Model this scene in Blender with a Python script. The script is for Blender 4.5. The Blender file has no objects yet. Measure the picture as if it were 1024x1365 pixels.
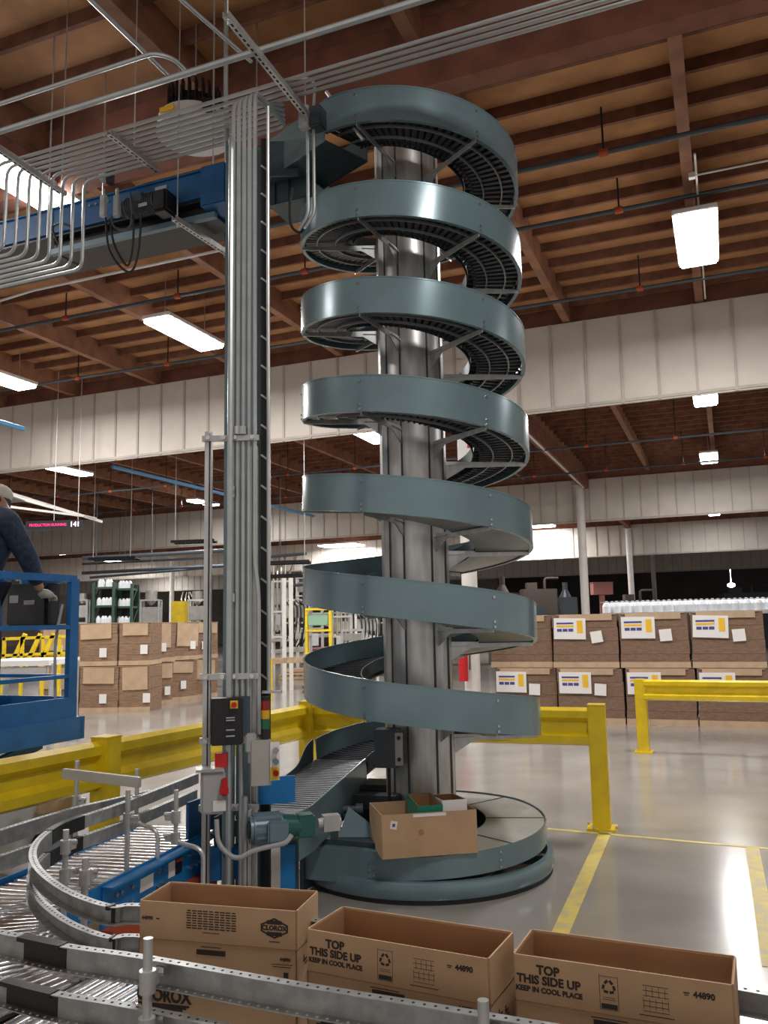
import bpy, bmesh, math, random
from mathutils import Vector, Matrix
random.seed(7)
SC = bpy.context.scene
C = SC.collection
PI = math.pi
# ------------------------------------------------------------------ camera
FPX, PITCH, ROLL, CAMH = 1120.0, .132, .0196, 1.8
cp, sp_ = math.cos(PITCH), math.sin(PITCH)
FW = Vector((0, cp, sp_)); R0 = Vector((1, 0, 0)); U0 = Vector((0, -sp_, cp))
RT = math.cos(ROLL)*R0 - math.sin(ROLL)*U0; UP = math.cos(ROLL)*U0 + math.sin(ROLL)*R0
cd = bpy.data.cameras.new('camera'); cam = bpy.data.objects.new('camera', cd); C.objects.link(cam)
m = Matrix.Identity(4)
for i in range(3): m[i][0] = RT[i]; m[i][1] = UP[i]; m[i][2] = -FW[i]
m[0][3], m[1][3], m[2][3] = 0, 0, CAMH
cam.matrix_world = m
cd.sensor_fit = 'HORIZONTAL'; cd.sensor_width = 36; cd.lens = 36*FPX/1024; cd.clip_end = 300; cd.clip_start = .05
SC.camera = cam
# ------------------------------------------------------------------ world, exposure
w = bpy.data.worlds.new('world'); SC.world = w; w.use_nodes = True
bg = w.node_tree.nodes['Background']; bg.inputs[0].default_value = (1, .94, .9, 1); bg.inputs[1].default_value = .46
SC.view_settings.view_transform = 'Standard'; SC.view_settings.look = 'None'
SC.view_settings.exposure = 0.44; SC.view_settings.gamma = 1; SC.view_settings.use_curve_mapping = False
LAMP_W = 190.0
# building axes: u runs to the right and nearer, v runs away from the camera
AU = math.radians(-22)
A = Vector((math.cos(AU), math.sin(AU), 0)); Bv = Vector((-A.y, A.x, 0))
def W(u, v, z=0): return A*u + Bv*v + Vector((0, 0, z))
def ray(x, y): return FW*FPX + RT*(x-512) - UP*(y-682.5)
def ZP(x, y, z=0):
    d = ray(x, y); return Vector((0, 0, CAMH)) + d*((z-CAMH)/d.z)
def YP(x, y, yy):
    d = ray(x, y); return Vector((0, 0, CAMH)) + d*(yy/d.y)
def VP(x, y, v):
    d = ray(x, y); return Vector((0, 0, CAMH)) + d*(v/d.dot(Bv))
# ------------------------------------------------------------------ materials
def mat(name, col, rough=.5, metal=0., var=0., scale=8., bump=0., emit=0., stretch=None, col2=None, coat=0., spec=None):
    mt = bpy.data.materials.new(name); mt.use_nodes = True
    nt = mt.node_tree; b = nt.nodes['Principled BSDF']
    c = (*col, 1)
    b.inputs['Base Color'].default_value = c; b.inputs['Roughness'].default_value = rough; b.inputs['Metallic'].default_value = metal
    if coat: b.inputs['Coat Weight'].default_value = coat; b.inputs['Coat Roughness'].default_value = .15
    if spec is not None: b.inputs['Specular IOR Level'].default_value = spec
    tc = nt.nodes.new('ShaderNodeTexCoord'); mp = nt.nodes.new('ShaderNodeMapping'); nz = nt.nodes.new('ShaderNodeTexNoise')
    nt.links.new(tc.outputs['Object'], mp.inputs[0]); nt.links.new(mp.outputs[0], nz.inputs['Vector'])
    nz.inputs['Scale'].default_value = scale; nz.inputs['Detail'].default_value = 4
    if stretch: mp.inputs['Scale'].default_value = stretch
    if var or col2:
        rp = nt.nodes.new('ShaderNodeValToRGB')
        c2 = col2 or tuple(max(0, k*(1-var)) for k in col)
        c1 = col if col2 else tuple(min(1, k*(1+var*.6)) for k in col)
        rp.color_ramp.elements[0].position = .35; rp.color_ramp.elements[1].position = .65
        rp.color_ramp.elements[0].color = (*c2, 1); rp.color_ramp.elements[1].color = (*c1, 1)
        nt.links.new(nz.outputs[0], rp.inputs[0]); nt.links.new(rp.outputs[0], b.inputs['Base Color'])
    if bump:
        bp = nt.nodes.new('ShaderNodeBump'); bp.inputs['Strength'].default_value = bump; bp.inputs['Distance'].default_value = .02
        nt.links.new(nz.outputs[0], bp.inputs['Height']); nt.links.new(bp.outputs[0], b.inputs['Normal'])
    if emit:
        b.inputs['Emission Color'].default_value = c; b.inputs['Emission Strength'].default_value = emit
    return mt
M = dict(
 conc=mat('polished concrete', (.33, .315, .29), .16, 0, .16, .9, .03, stretch=(1, 1, 1)),
 deck=mat('plywood roof deck', (.56, .28, .12), .8, 0, .3, 2.2, 0, stretch=(1, 1, 1), col2=(.38, .18, .075)),
 joist=mat('red brown purlin', (.20, .085, .05), .8, 0, .3, 5),
 beam=mat('glulam beam', (.30, .14, .08), .75, 0, .25, 4),
 beam2=mat('red brown girder', (.24, .09, .055), .75, 0, .25, 3),
 fascia=mat('white painted panel', (.58, .53, .475), .6, 0, .07, 1.5),
 batten=mat('panel seam', (.43, .39, .34), .6, 0, .1, 3),
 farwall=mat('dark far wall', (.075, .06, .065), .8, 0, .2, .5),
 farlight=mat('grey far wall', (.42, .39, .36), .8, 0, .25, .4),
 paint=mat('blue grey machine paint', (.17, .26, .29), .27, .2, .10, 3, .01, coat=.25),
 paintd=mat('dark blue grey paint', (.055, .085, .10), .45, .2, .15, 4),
 pan=mat('galvanised pan', (.48, .48, .44), .5, .35, .15, 3),
 slat=mat('dark plastic slat', (.045, .05, .06), .38, 0, .2, 9),
 track=mat('chain track', (.35, .37, .38), .4, .6),
 galv=mat('galvanised steel', (.55, .56, .55), .38, .6, .15, 14, .02, stretch=(1, 1, .3)),
 col=mat('brushed column steel', (.60, .60, .585), .34, .62, .22, 5, .015, stretch=(3, 3, .5)),
 conduit=mat('zinc conduit', (.46, .49, .49), .36, .55, .08, 9),
 rail=mat('guide rail steel', (.42, .44, .44), .42, .65, .2, 20, .03),
 chrome=mat('bright zinc roller', (.60, .61, .62), .26, .92, .08, 18),
 black=mat('black metal', (.015, .016, .018), .4, .1),
 rubber=mat('black rubber', (.012, .012, .012), .6),
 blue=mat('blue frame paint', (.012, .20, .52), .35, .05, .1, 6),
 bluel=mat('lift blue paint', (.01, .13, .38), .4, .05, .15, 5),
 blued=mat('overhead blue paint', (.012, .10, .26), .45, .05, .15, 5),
 bluep=mat('blue air pipe', (.08, .25, .45), .4),
 yellow=mat('safety yellow paint', (.80, .58, .012), .35, 0, .10, 6, coat=.2),
 line=mat('worn yellow floor paint', (.72, .56, .06), .45, 0, 0, 9, col2=(.50, .43, .20)),
 orange=mat('orange red steel', (.45, .07, .02), .5),
 red=mat('red plastic', (.55, .012, .015), .35), redd=mat('red lens', (.30, .01, .01), .2),
 green=mat('green lens', (.005, .14, .05), .2), greenc=mat('green carton', (.01, .22, .14), .5),
 amber=mat('amber lens', (.75, .40, .01), .25),
 grey=mat('light grey plastic', (.42, .43, .43), .45), greyd=mat('dark grey motor paint', (.06, .075, .09), .45, .2),
 motor=mat('blue grey motor', (.16, .24, .29), .4, .2), teal=mat('teal gearbox', (.03, .13, .12), .4, .3),
 white=mat('white painted steel', (.72, .70, .66), .5, 0, .06, 3), paper=mat('white paper', (.80, .79, .77), .7),
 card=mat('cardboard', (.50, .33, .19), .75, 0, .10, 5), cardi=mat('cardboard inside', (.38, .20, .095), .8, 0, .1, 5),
 cardd=mat('stacked cardboard edges', (.22, .135, .09), .85, 0, .30, 22, stretch=(.6, .6, 6)),
 cardl=mat('pale cardboard sheet', (.52, .37, .24), .75, 0, .10, 4), cardm=mat('side cardboard', (.28, .175, .11), .8, 0, .35, 16, stretch=(.5, .5, 6)),
 ink=mat('black print', (.035, .025, .02), .8), inkb=mat('blue print', (.07, .06, .25), .7), inky=mat('yellow print', (.85, .50, .03), .7),
 denim=mat('dark denim', (.018, .035, .07), .85, 0, .4, 30, .1), jeans=mat('navy work trousers', (.02, .025, .05), .9, 0, .3, 25),
 skin=mat('skin', (.35, .19, .12), .55), glove=mat('grey work glove', (.42, .42, .40), .9, 0, .3, 40), hair=mat('dark hair', (.012, .01, .009), .7),
 capm=mat('pale cap', (.50, .48, .42), .8), shoe=mat('grey shoe', (.45, .44, .42), .7),
 dgreen=mat('dark green steel', (.03, .075, .05), .5), mgreen=mat('machine green', (.25, .42, .30), .5), jug=mat('white bottle plastic', (.80, .84, .88), .35),
 wood=mat('pallet wood', (.50, .36, .22), .85, 0, .2, 8), tank=mat('stainless steel', (.55, .54, .50), .3, .85, .1, 5),
 beltm=mat('worn belt slat', (.17, .19, .21), .4, .3, .2, 9),
 lamp=mat('lit lamp diffuser', (1, .97, .95), .5, emit=14), led=mat('pink lit letters', (1, .03, .22), .5, emit=.7), ledw=mat('pale lit digits', (1, .6, .75), .5, emit=2),
 dark=mat('dark recess', (.01, .01, .011), .8), pink=mat('faded red panel', (.45, .18, .16), .6),
)
# ------------------------------------------------------------------ helpers
def tag(o, label=None, cat=None, group=None, kind=None):
    if label: o['label'] = label
    if cat: o['category'] = cat
    if group: o['group'] = group
    if kind: o['kind'] = kind
    return o
class MB:
    def __init__(s): s.bm = bmesh.new()
    def box(s, c, size, rz=0, mtx=None, bev=0):
        r = bmesh.ops.create_cube(s.bm, size=1)
        mm = Matrix.Translation(Vector(c)) @ (mtx or Matrix.Rotation(rz, 4, 'Z')) @ Matrix.Diagonal((*size, 1))
        bmesh.ops.transform(s.bm, matrix=mm, verts=r['verts'])
        if bev:
            es = list({e for v in r['verts'] for e in v.link_edges})
            bmesh.ops.bevel(s.bm, geom=es, offset=bev, segments=2, affect='EDGES')
        return s
    def bar(s, p, q, wdt, hgt, up=Vector((0, 0, 1)), bev=0):
        p, q = Vector(p), Vector(q); d = q-p; L = d.length; d.normalize()
        x = d.cross(up)
        if x.length < 1e-4: x = Vector((1, 0, 0))
        x.normalize(); z = x.cross(d)
        mm = Matrix(((x.x, d.x, z.x, 0), (x.y, d.y, z.y, 0), (x.z, d.z, z.z, 0), (0, 0, 0, 1)))
        return s.box((p+q)/2, (wdt, L, hgt), mtx=mm, bev=bev)
    def cyl(s, p, q, r, r2=None, n=12, caps=True):
        p, q = Vector(p), Vector(q); d = q-p
        res = bmesh.ops.create_cone(s.bm, cap_ends=caps, segments=n, radius1=r, radius2=r if r2 is None else r2, depth=d.length)
        bmesh.ops.transform(s.bm, matrix=Matrix.Translation((p+q)/2) @ d.to_track_quat('Z', 'Y').to_matrix().to_4x4(), verts=res['verts'])
        return s
    def ball(s, c, r, sc=(1, 1, 1), n=12):
        res = bmesh.ops.create_uvsphere(s.bm, u_segments=n, v_segments=max(6, n//2+2), radius=r)
        bmesh.ops.transform(s.bm, matrix=Matrix.Translation(Vector(c)) @ Matrix.Diagonal((*sc, 1)), verts=res['verts']); return s
    def sweep(s, pts, prof, closed=False, up=Vector((0, 0, 1)), caps=True):
        """sweep a 2-D profile (side, up) along points"""
        pts = [Vector(p) for p in pts]; n = len(pts); rows = []
        for i, p in enumerate(pts):
            if closed: d = pts[(i+1) % n]-pts[i-1]
            else: d = pts[min(i+1, n-1)]-pts[max(i-1, 0)]
            d.normalize(); x = d.cross(up)
            if x.length < 1e-3: x = Vector((1, 0, 0))
            x.normalize(); z = x.cross(d)
            rows.append([s.bm.verts.new(p + x*a + z*b) for a, b in prof])
        k = len(prof)
        for i in range(n if closed else n-1):
            a, b = rows[i], rows[(i+1) % n]
            for j in range(k): s.bm.faces.new((a[j], a[(j+1) % k], b[(j+1) % k], b[j]))
        if caps and not closed:
            s.bm.faces.new(rows[0][::-1]); s.bm.faces.new(rows[-1])
        return s
    def tube(s, pts, r, n=8, bend=0):
        pts = [Vector(p) for p in pts]
        if bend:
            q = [pts[0]]
            for i in range(1, len(pts)-1):
                a, b, c = pts[i-1], pts[i], pts[i+1]
                d1 = (a-b); d2 = (c-b); bb = min(bend, d1.length*.45, d2.length*.45); d1.normalize(); d2.normalize()
                for t in (0, .25, .5, .75, 1): q.append(((b+d1*bb).lerp(b, t)).lerp(b.lerp(b+d2*bb, t), t))
            q.append(pts[-1]); pts = q
        # parallel transport frames
        d = (pts[1]-pts[0]).normalized(); x = d.orthogonal().normalized(); rows = []
        for i, p in enumerate(pts):
            dn = (pts[min(i+1, len(pts)-1)]-pts[max(i-1, 0)]).normalized()
            x = (x-dn*x.dot(dn)).normalized(); y = dn.cross(x)
            rows.append([s.bm.verts.new(p+(x*math.cos(2*PI*j/n)+y*math.sin(2*PI*j/n))*r) for j in range(n)])
        for a, b in zip(rows, rows[1:]):
            for j in range(n): s.bm.faces.new((a[j], a[(j+1) % n], b[(j+1) % n], b[j]))
        s.bm.faces.new(rows[0][::-1]); s.bm.faces.new(rows[-1]); return s
    def quad(s, *p): s.bm.faces.new([s.bm.verts.new(Vector(q)) for q in p]); return s
    def build(s, name, mt, parent=None, smooth=False, local=False):
        me = bpy.data.meshes.new(name)
        bmesh.ops.recalc_face_normals(s.bm, faces=s.bm.faces)
        if parent is not None and not local:
            root = parent
            while root.parent: root = root.parent
            if root.name in root_m: s.bm.transform(root_m[root.name].inverted())
        s.bm.to_mesh(me); s.bm.free()
        me.materials.append(mt if not isinstance(mt, str) else M[mt])
        if smooth:
            for p in me.polygons: p.use_smooth = True
            try: me.set_sharp_from_angle(angle=math.radians(35))
            except Exception: pass
        o = bpy.data.objects.new(name, me); C.objects.link(o)
        if parent is not None: o.parent = parent
        return o
def islands(bm):
    seen = set(); out = []
    for v in bm.verts:
        if v in seen: continue
        st = [v]; seen.add(v); grp = []
        while st:
            x = st.pop(); grp.append(x)
            for e in x.link_edges:
                y = e.other_vert(x)
                if y not in seen: seen.add(y); st.append(y)
        out.append(grp)
    return out
def build_each(mb, name, mt, parent, smooth=False, local=False):
    """every separate piece becomes a part of its own"""
    mb.bm.verts.index_update(); gs = [[v.index for v in g_] for g_ in islands(mb.bm)]; res = []
    for g_ in gs:
        keep = set(g_); nb_ = MB(); nb_.bm.free(); nb_.bm = mb.bm.copy(); nb_.bm.verts.ensure_lookup_table()
        bmesh.ops.delete(nb_.bm, geom=[v for v in nb_.bm.verts if v.index not in keep], context='VERTS')
        res.append(nb_.build(name, mt, parent, smooth=smooth, local=local))
    mb.bm.free(); return res
root_m = {}
def thing(name, label, cat, loc=(0, 0, 0), rz=0, group=None):
    o = bpy.data.objects.new(name, None); C.objects.link(o); o.empty_display_size = .1
    o.location = loc; o.rotation_euler = (0, 0, rz)
    root_m[o.name] = Matrix.Translation(Vector(loc)) @ Matrix.Rotation(rz, 4, 'Z')
    return tag(o, label, cat, group)
def solo(mb, name, mt, label, cat, group=None, smooth=False):
    """a thing that is one mesh, origin moved to its base"""
    vs = mb.bm.verts; c = Vector((sum(v.co.x for v in vs)/len(vs), sum(v.co.y for v in vs)/len(vs), min(v.co.z for v in vs)))
    bmesh.ops.translate(mb.bm, verts=list(vs), vec=-c)
    o = mb.build(name, mt, smooth=smooth); o.location = c
    return tag(o, label, cat, group)
def struct(mb, name, mt, smooth=False):
    o = mb.build(name, mt, smooth=smooth); o['kind'] = 'structure'; return o
def dup(root, loc, rz=0, label=None, group=None):
    r = root.copy(); C.objects.link(r); r.location = loc; r.rotation_euler = (0, 0, rz)
    root_m[r.name] = Matrix.Translation(Vector(loc)) @ Matrix.Rotation(rz, 4, 'Z')
    if label: r['label'] = label
    if group: r['group'] = group
    def rec(src, dst):
        for ch in [c for c in src.children]:
            c2 = ch.copy(); C.objects.link(c2); c2.parent = dst; rec(ch, c2)
    rec(root, r); return r
def text_mesh(txt, size, extr=.0006, bold=.0):
    cu = bpy.data.curves.new('txt', 'FONT'); cu.body = txt; cu.size = size; cu.extrude = extr; cu.offset = bold; cu.align_x = 'CENTER'; cu.align_y = 'CENTER'
    cu.resolution_u = 3
    o = bpy.data.objects.new('txt', cu); me = bpy.data.meshes.new_from_object(o); bpy.data.objects.remove(o); bpy.data.curves.remove(cu); return me
def add_text(mb, txt, size, mtx, bold=0, sx=1.0):
    me = text_mesh(txt, size, bold=bold); b2 = bmesh.new(); b2.from_mesh(me); b2.transform(mtx @ Matrix.Diagonal((sx, 1, 1, 1)))
    me2 = bpy.data.meshes.new('t'); b2.to_mesh(me2); b2.free(); mb.bm.from_mesh(me2); bpy.data.meshes.remove(me2); bpy.data.meshes.remove(me)
def face_m(origin, xdir, ydir, off=.001):
    x = Vector(xdir).normalized(); y = Vector(ydir).normalized(); z = x.cross(y)
    o = Vector(origin)+z*off
    return Matrix(((x.x, y.x, z.x, o.x), (x.y, y.y, z.y, o.y), (x.z, y.z, z.z, o.z), (0, 0, 0, 1)))
# ================================================================== STRUCTURE
ROOF = 7.55
fl = MB(); fl.quad(W(-90, -6), W(40, -6), W(40, 80), W(-90, 80)); struct(fl, 'floor', 'conc')
ce = MB(); ce.box(W(-25, 38, ROOF+.05), (130, 92, .1), AU); struct(ce, 'ceiling', 'deck')
pj = MB()
for i in range(0, 100):
    v = 3.2+.61*i
    pj.bar(W(-70, v, ROOF-.07), W(30, v, ROOF-.07), .05, .14)
struct(pj, 'trim_1', 'joist')
n = 2
for i in range(-14, 8):
    b_ = MB(); u = -.1+2.26*i; b_.bar(W(u, -3, ROOF-.2), W(u, 80, ROOF-.2), .13, .4); struct(b_, 'trim_%d' % n, 'beam'); n += 1
def curtain(v, z0, z1, nm, u0=-60, u1=25):
    b_ = MB(); b_.box(W((u0+u1)/2, v+.04, (z0+z1)/2), (u1-u0, .06, z1-z0), AU)
    o = struct(b_, nm, 'fascia')
    s = MB(); k = int((u1-u0)/.61)
    for i in range(k): s.box(W(u0+.61*i, v, (z0+z1)/2), (.045, .03, z1-z0), AU)
    s.box(W((u0+u1)/2, v, z0+.05), (u1-u0, .025, .05), AU)
    q = s.build('panel_seams', 'batten', o); return o
curtain(14.8, 5.52, 7.12, 'wall_near'); curtain(31.5, 5.38, 6.98, 'wall_middle'); curtain(46, 5.1, 6.75, 'wall_distant'); curtain(60, 4.9, 6.6, 'wall_far_upper')
for v, z in ((14.95, 7.1), (31.6, 7.0), (46.1, 6.9), (60.1, 6.8)):
    b_ = MB(); b_.bar(W(-70, v+.12, z+.1), W(30, v+.12, z+.1), .2, .75); struct(b_, 'trim_%d' % n, 'beam2'); n += 1
    b_ = MB(); b_.bar(W(-70, v+.7, z-1.2), W(30, v+.7, z-1.2), .25, .3); struct(b_, 'trim_%d' % n, 'beam2'); n += 1
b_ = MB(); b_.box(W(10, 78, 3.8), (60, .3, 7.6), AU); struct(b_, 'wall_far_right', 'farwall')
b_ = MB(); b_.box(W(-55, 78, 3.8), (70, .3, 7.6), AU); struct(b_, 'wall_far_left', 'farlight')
b_ = MB(); b_.bar(W(-70, 6.95, 7.12), W(30, 6.95, 7.12), .22, .8); struct(b_, 'trim_%d' % n, 'beam2'); n += 1
# floor lines
b_ = MB(); p0, p1 = ZP(730, 1105), ZP(1040, 1133)
b_.bar(p0+Vector((0, 0, .0015)), p1+Vector((0, 0, .0015)), .05, .003); struct(b_, 'trim_%d' % n, 'line'); n += 1
b_ = MB(); p0, p1 = ZP(808, 1108), ZP(722, 1300)
b_.bar(p0+Vector((0, 0, .0015)), p1+Vector((0, 0, .0015)), .10, .003); struct(b_, 'trim_%d' % n, 'line'); n += 1
b_ = MB(); p0, p1 = ZP(1003, 1130), ZP(1030, 1290)
b_.bar(p0+Vector((0, 0, .0015)), p1+Vector((0, 0, .0015)), .10, .003); struct(b_, 'trim_%d' % n, 'line'); n += 1
# ================================================================== LAMPS
def lamp(u, v, z, label, L=1.6, Wd=.5, watt=LAMP_W):
    p = W(u, v, z); t = thing('ceiling_lamp', label, 'lamp', p, AU)
    h = MB(); h.box((0, 0, .05), (Wd+.03, L+.03, .07), bev=.01); h.build('housing', 'white', t, local=True)
    d = MB(); d.box((0, 0, -.015), (Wd, L, .06), bev=.025); d.build('diffuser', 'lamp', t, local=True, smooth=True)
    r = MB()
    for s in (-1, 1): r.cyl((0, s*L*.35, .08), (0, s*L*.35, ROOF-z), .006, n=6)
    build_each(r, 'hanging_rod', 'galv', t, local=True)
    if watt:
        ld = bpy.data.lights.new('lamp_light', 'AREA'); ld.shape = 'RECTANGLE'; ld.size = Wd; ld.size_y = L; ld.energy = watt; ld.color = (1, .97, .95)
        lo = bpy.data.objects.new('lamp_light', ld); C.objects.link(lo); lo.parent = t; lo.location = (0, 0, -.06)
lamp(-.05, 11.25, 6.7, 'big bright ceiling lamp hanging at the upper right, beside the spiral conveyor')
lamp(-.15, 19.7, 6.7, 'ceiling lamp just under the near white curtain, second in the right row')
lamp(-.23, 27.6, 6.7, 'ceiling lamp between the two white draft curtains on the right, third in the right row')
lamp(-.30, 42.6, 6.7, 'small distant ceiling lamp in the far bay on the right, lowest of the right row', watt=130)
lamp(-8.15, 11.4, 6.7, 'long bright ceiling lamp on the left, seen nearly whole between the wooden beams')
lamp(-12.9, 11.9, 6.7, 'ceiling lamp cut by the left edge of the frame above the near white curtain')
lamp(-8.42, 20.0, 6.7, 'ceiling lamp seen behind the spiral, just left of its steel column', watt=330)
lamp(-18.7, 20.2, 6.7, 'small ceiling lamp under the near white curtain on the far left', watt=330)
lamp(-19.0, 27.9, 6.7, 'small ceiling lamp left of the vertical strut channel in the second bay', watt=300)
def lampat(x, y, v, *a, **k):
    g_ = VP(x, y, v); lamp(g_.dot(A), v, g_.z, *a, **k)
lampat(65, 737, 40, 'distant ceiling lamp beneath the pink message sign', L=2.4, watt=200)
lampat(152, 748, 43, 'distant ceiling lamp right of the pink message sign, under the second curtain', L=2.4, watt=200)
lampat(197, 764, 57, 'very distant ceiling lamp at left, above the green shelving rack', L=2.4, watt=200)
gl_ = VP(455, 727, 44.7)
lamp(gl_.dot(A), 44.7, gl_.z, 'wide bright lamp lighting far wall panels left of the spiral column', L=1.4, Wd=2.4, watt=520)
gl_ = VP(712, 702, 44.9)
lamp(gl_.dot(A), 44.9, gl_.z, 'bright ceiling lamp washing the far wall panels just right of the spiral', L=.8, Wd=2.2, watt=330)
lamp(-29, 36, 6.7, 'far ceiling lamp over the packing machines at left', watt=330)
lamp(-6.9, 6.5, 6.7, 'bright ceiling lamp behind the bent conduits at the left edge')
lamp(-9, 3.2, 6.9, 'ceiling lamp above the near left corner of the hall', watt=60)
lamp(.8, 2.0, 6.9, 'ceiling lamp overhead near the camera on the right', watt=110)
lamp(7.5, 11.3, 6.7, 'ceiling lamp beyond the right edge of the frame', watt=150)
lamp(-7.5, 36.5, 6.7, 'far ceiling lamp hidden behind the spiral column in the third bay', watt=170)
p = YP(975, 780, 62); b_ = MB(); b_.ball(p, .28, (1, 1, .6)); b_.cyl(p+Vector((0, 0, .1)), Vector((p.x, p.y, ROOF)), .02, n=6); solo(b_, 'distant_lamp', 'lamp', 'tiny distant lamp in the dark area above the white bottles at right', 'lamp')
# ================================================================== COLUMNS
def column(u, v, h, label, r=.14):
    t = thing('support_column', label, 'column', W(u, v, 0))
    b_ = MB(); b_.cyl(W(u, v, 0), W(u, v, h), r, n=20); b_.build('shaft', 'white', t, smooth=True)
    b_ = MB(); b_.box(W(u, v, h+.01), (.5, .34, .02), AU); b_.box(W(u, v, .012), (.42, .42, .024), AU); build_each(b_, 'end_plate', 'white', t)
column(-4.38, 14.98, 7.0-.28, 'white round column directly behind the spiral, with the fire extinguisher', .145)
column(-4.8, 31.3, 6.72, 'tall white round column right of the spiral, nearest of the three on the right', .15)
column(-4.6, 45.7, 6.5, 'second white column right of the spiral, thinner looking and further back', .15)
column(-4.5, 59.5, 6.3, 'thinnest farthest white column right of the spiral', .15)
_c = VP(229, 800, 45.4)
column(_c.dot(A), 45.4, 6.3, 'white column beside the yellow cabinet behind the left cardboard stacks', .15)
# girder running away along the column line
b_ = MB(); b_.bar(W(-4.6, 15.2, 6.95), W(-4.6, 62, 6.75), .22, .5); struct(b_, 'trim_%d' % n, 'beam2'); n += 1
# ================================================================== SPIRAL CONVEYOR
AZ = .0391; SX, SY = 6.6231*math.sin(AZ), 6.6231*math.cos(AZ); RO, RI = .9, .46; GH = .2655
def sp(r, tau, dz=0):
    phi = 2*PI*tau
    x = SX+r*(math.sin(phi)*math.cos(AZ)-math.cos(phi)*math.sin(AZ)); y = SY+r*(-math.sin(phi)*math.sin(AZ)-math.cos(phi)*math.cos(AZ))
    return Vector((x, y, ztop(tau)+dz))
def ztop(t): return 2.0672-.7231*(t-6)+.00364*(t-4)**2
T0, T1 = .875, 7.70
sc_ = thing('spiral_conveyor', 'tall blue grey spiral conveyor winding around a round steel column', 'spiral conveyor', (SX, SY, 0))
def steps(a, b, per=60):
    k = max(2, int(abs(b-a)*per)); return [a+(b-a)*i/k for i in range(k+1)]
g = MB(); g.sweep([sp(RO, t) for t in steps(T0, T1, 72)], [(-.003, 0), (.003, 0), (.003, -GH), (-.003, -GH)])
og = g.build('outer_guard', 'paint', sc_, smooth=True)
g = MB(); g.sweep([sp(RO, t, .0) for t in steps(T0, T1, 72)], [(-.006, .004), (.006, .004), (.006, -.006), (-.006, -.006)])
g.sweep([sp(RO-.012, t, -GH) for t in steps(T0, T1, 72)], [(-.015, .003), (.015, .003), (.015, -.003), (-.015, -.003)])
g.build('rolled_edge', 'paint', og, smooth=True)
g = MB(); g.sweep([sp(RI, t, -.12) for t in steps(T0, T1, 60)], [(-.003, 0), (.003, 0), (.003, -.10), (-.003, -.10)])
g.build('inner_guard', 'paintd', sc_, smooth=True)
def slats(mb, path, half, n0, thick=.012, wd=.032):
    """path: function i -> (inner point, outer point, tangent)"""
    for i in range(n0):
        pi, po, tg = path(i)
        mb.bar(pi, po, wd, thick)
        mb.bar(pi+Vector((0, 0, -.022)), pi.lerp(po, .04)+Vector((0, 0, -.022)), wd*.6, .03)
nb = int((T1-T0)*96)
b_ = MB()
for i in range(nb):
    t = T0+(T1-T0)*(i+.5)/nb
    p, q = sp(RI+.01, t, -.165), sp(RO-.012, t, -.165)
    b_.bar(p, q, .050, .010)
    for rr in ((RI+.015,) if i % 2 else ()):      # chain lugs below each slat
        c0 = sp(rr, t, -.19); c1 = sp(rr+.03, t, -.19); b_.bar(c0, c1, .03, .04)
belt = b_.build('slat_belt', 'slat', sc_)
b_ = MB()
for rr in (.62, .77): b_.sweep([sp(rr, t, -.236) for t in steps(T0, 4.76, 60)], [(-.006, .006), (.006, .006), (.006, -.012), (-.006, -.012)])
b_.build('chain_track', 'track', sc_, smooth=True)
b_ = MB()   # returning strand below the belt on the open turns
for i in range(int((4.76-T0)*80)):
    t = T0+i/80
    b_.bar(sp(RI+.06, t, -.225), sp(RO-.03, t, -.225), .034, .008)
    b_.bar(sp(RI+.05, t, -.235), sp(RI+.075, t, -.235), .018, .02)
b_.build('return_belt', 'slat', sc_)
b_ = MB()
b_.sweep([sp((RI+RO)/2, t, -GH+.012) for t in steps(4.70, T1, 60)], [(-.225, .003), (.215, .003), (.215, -.003), (-.225, -.003)])
pn = b_.build('belt_pan', 'pan', sc_, smooth=True)
b_ = MB()
for k in range(20):
    t = 4.76+k/6.
    if t < T1: b_.bar(sp(RI, t, -GH+.006), sp(RO, t, -GH+.006), .012, .008)
b_.build('pan_joint', 'paintd', pn)
# arms every 60 degrees, one bolt pair each
k = 0; t = -25/360+1
while t < 7.6:
    if t > T0+.02:
        ph = t
        p, q = sp(.235, t, -GH-.01), sp(RO-.01, t, -GH-.005)
        d = (q-p).normalized(); nrm = Vector((-d.y, d.x, 0))*.004; m_ = sp(.50, t, -GH-.005)
        b_ = MB(); bm = b_.bm
        m_ = sp(.40, t, -GH-.005); L = [p+Vector((0, 0, .03)), q+Vector((0, 0, .012)), q-Vector((0, 0, .018)), m_-Vector((0, 0, .025)), p-Vector((0, 0, .12))]
        f0 = [bm.verts.new(v-nrm) for v in L]; f1 = [bm.verts.new(v+nrm) for v in L]
        bm.faces.new(f0); bm.faces.new(f1[::-1])
        for i in range(5): bm.faces.new((f0[i], f1[i], f1[(i+1) % 5], f0[(i+1) % 5]))
        b_.bar(p+Vector((0, 0, .0))+d*.01, m_+Vector((0, 0, .0)), .03, .006)
        b_.build('support_arm', 'galv', sc_)
        b_ = MB()
        for dz in (-.045, -GH+.05, -GH+.015):
            c0 = sp(RO, t, dz); rd = (c0-Vector((SX, SY, c0.z))).normalized(); b_.cyl(c0, c0+rd*.012, .010, n=8)
        b_.build('bolt', 'chrome', sc_)
    t += 1/6.
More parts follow.
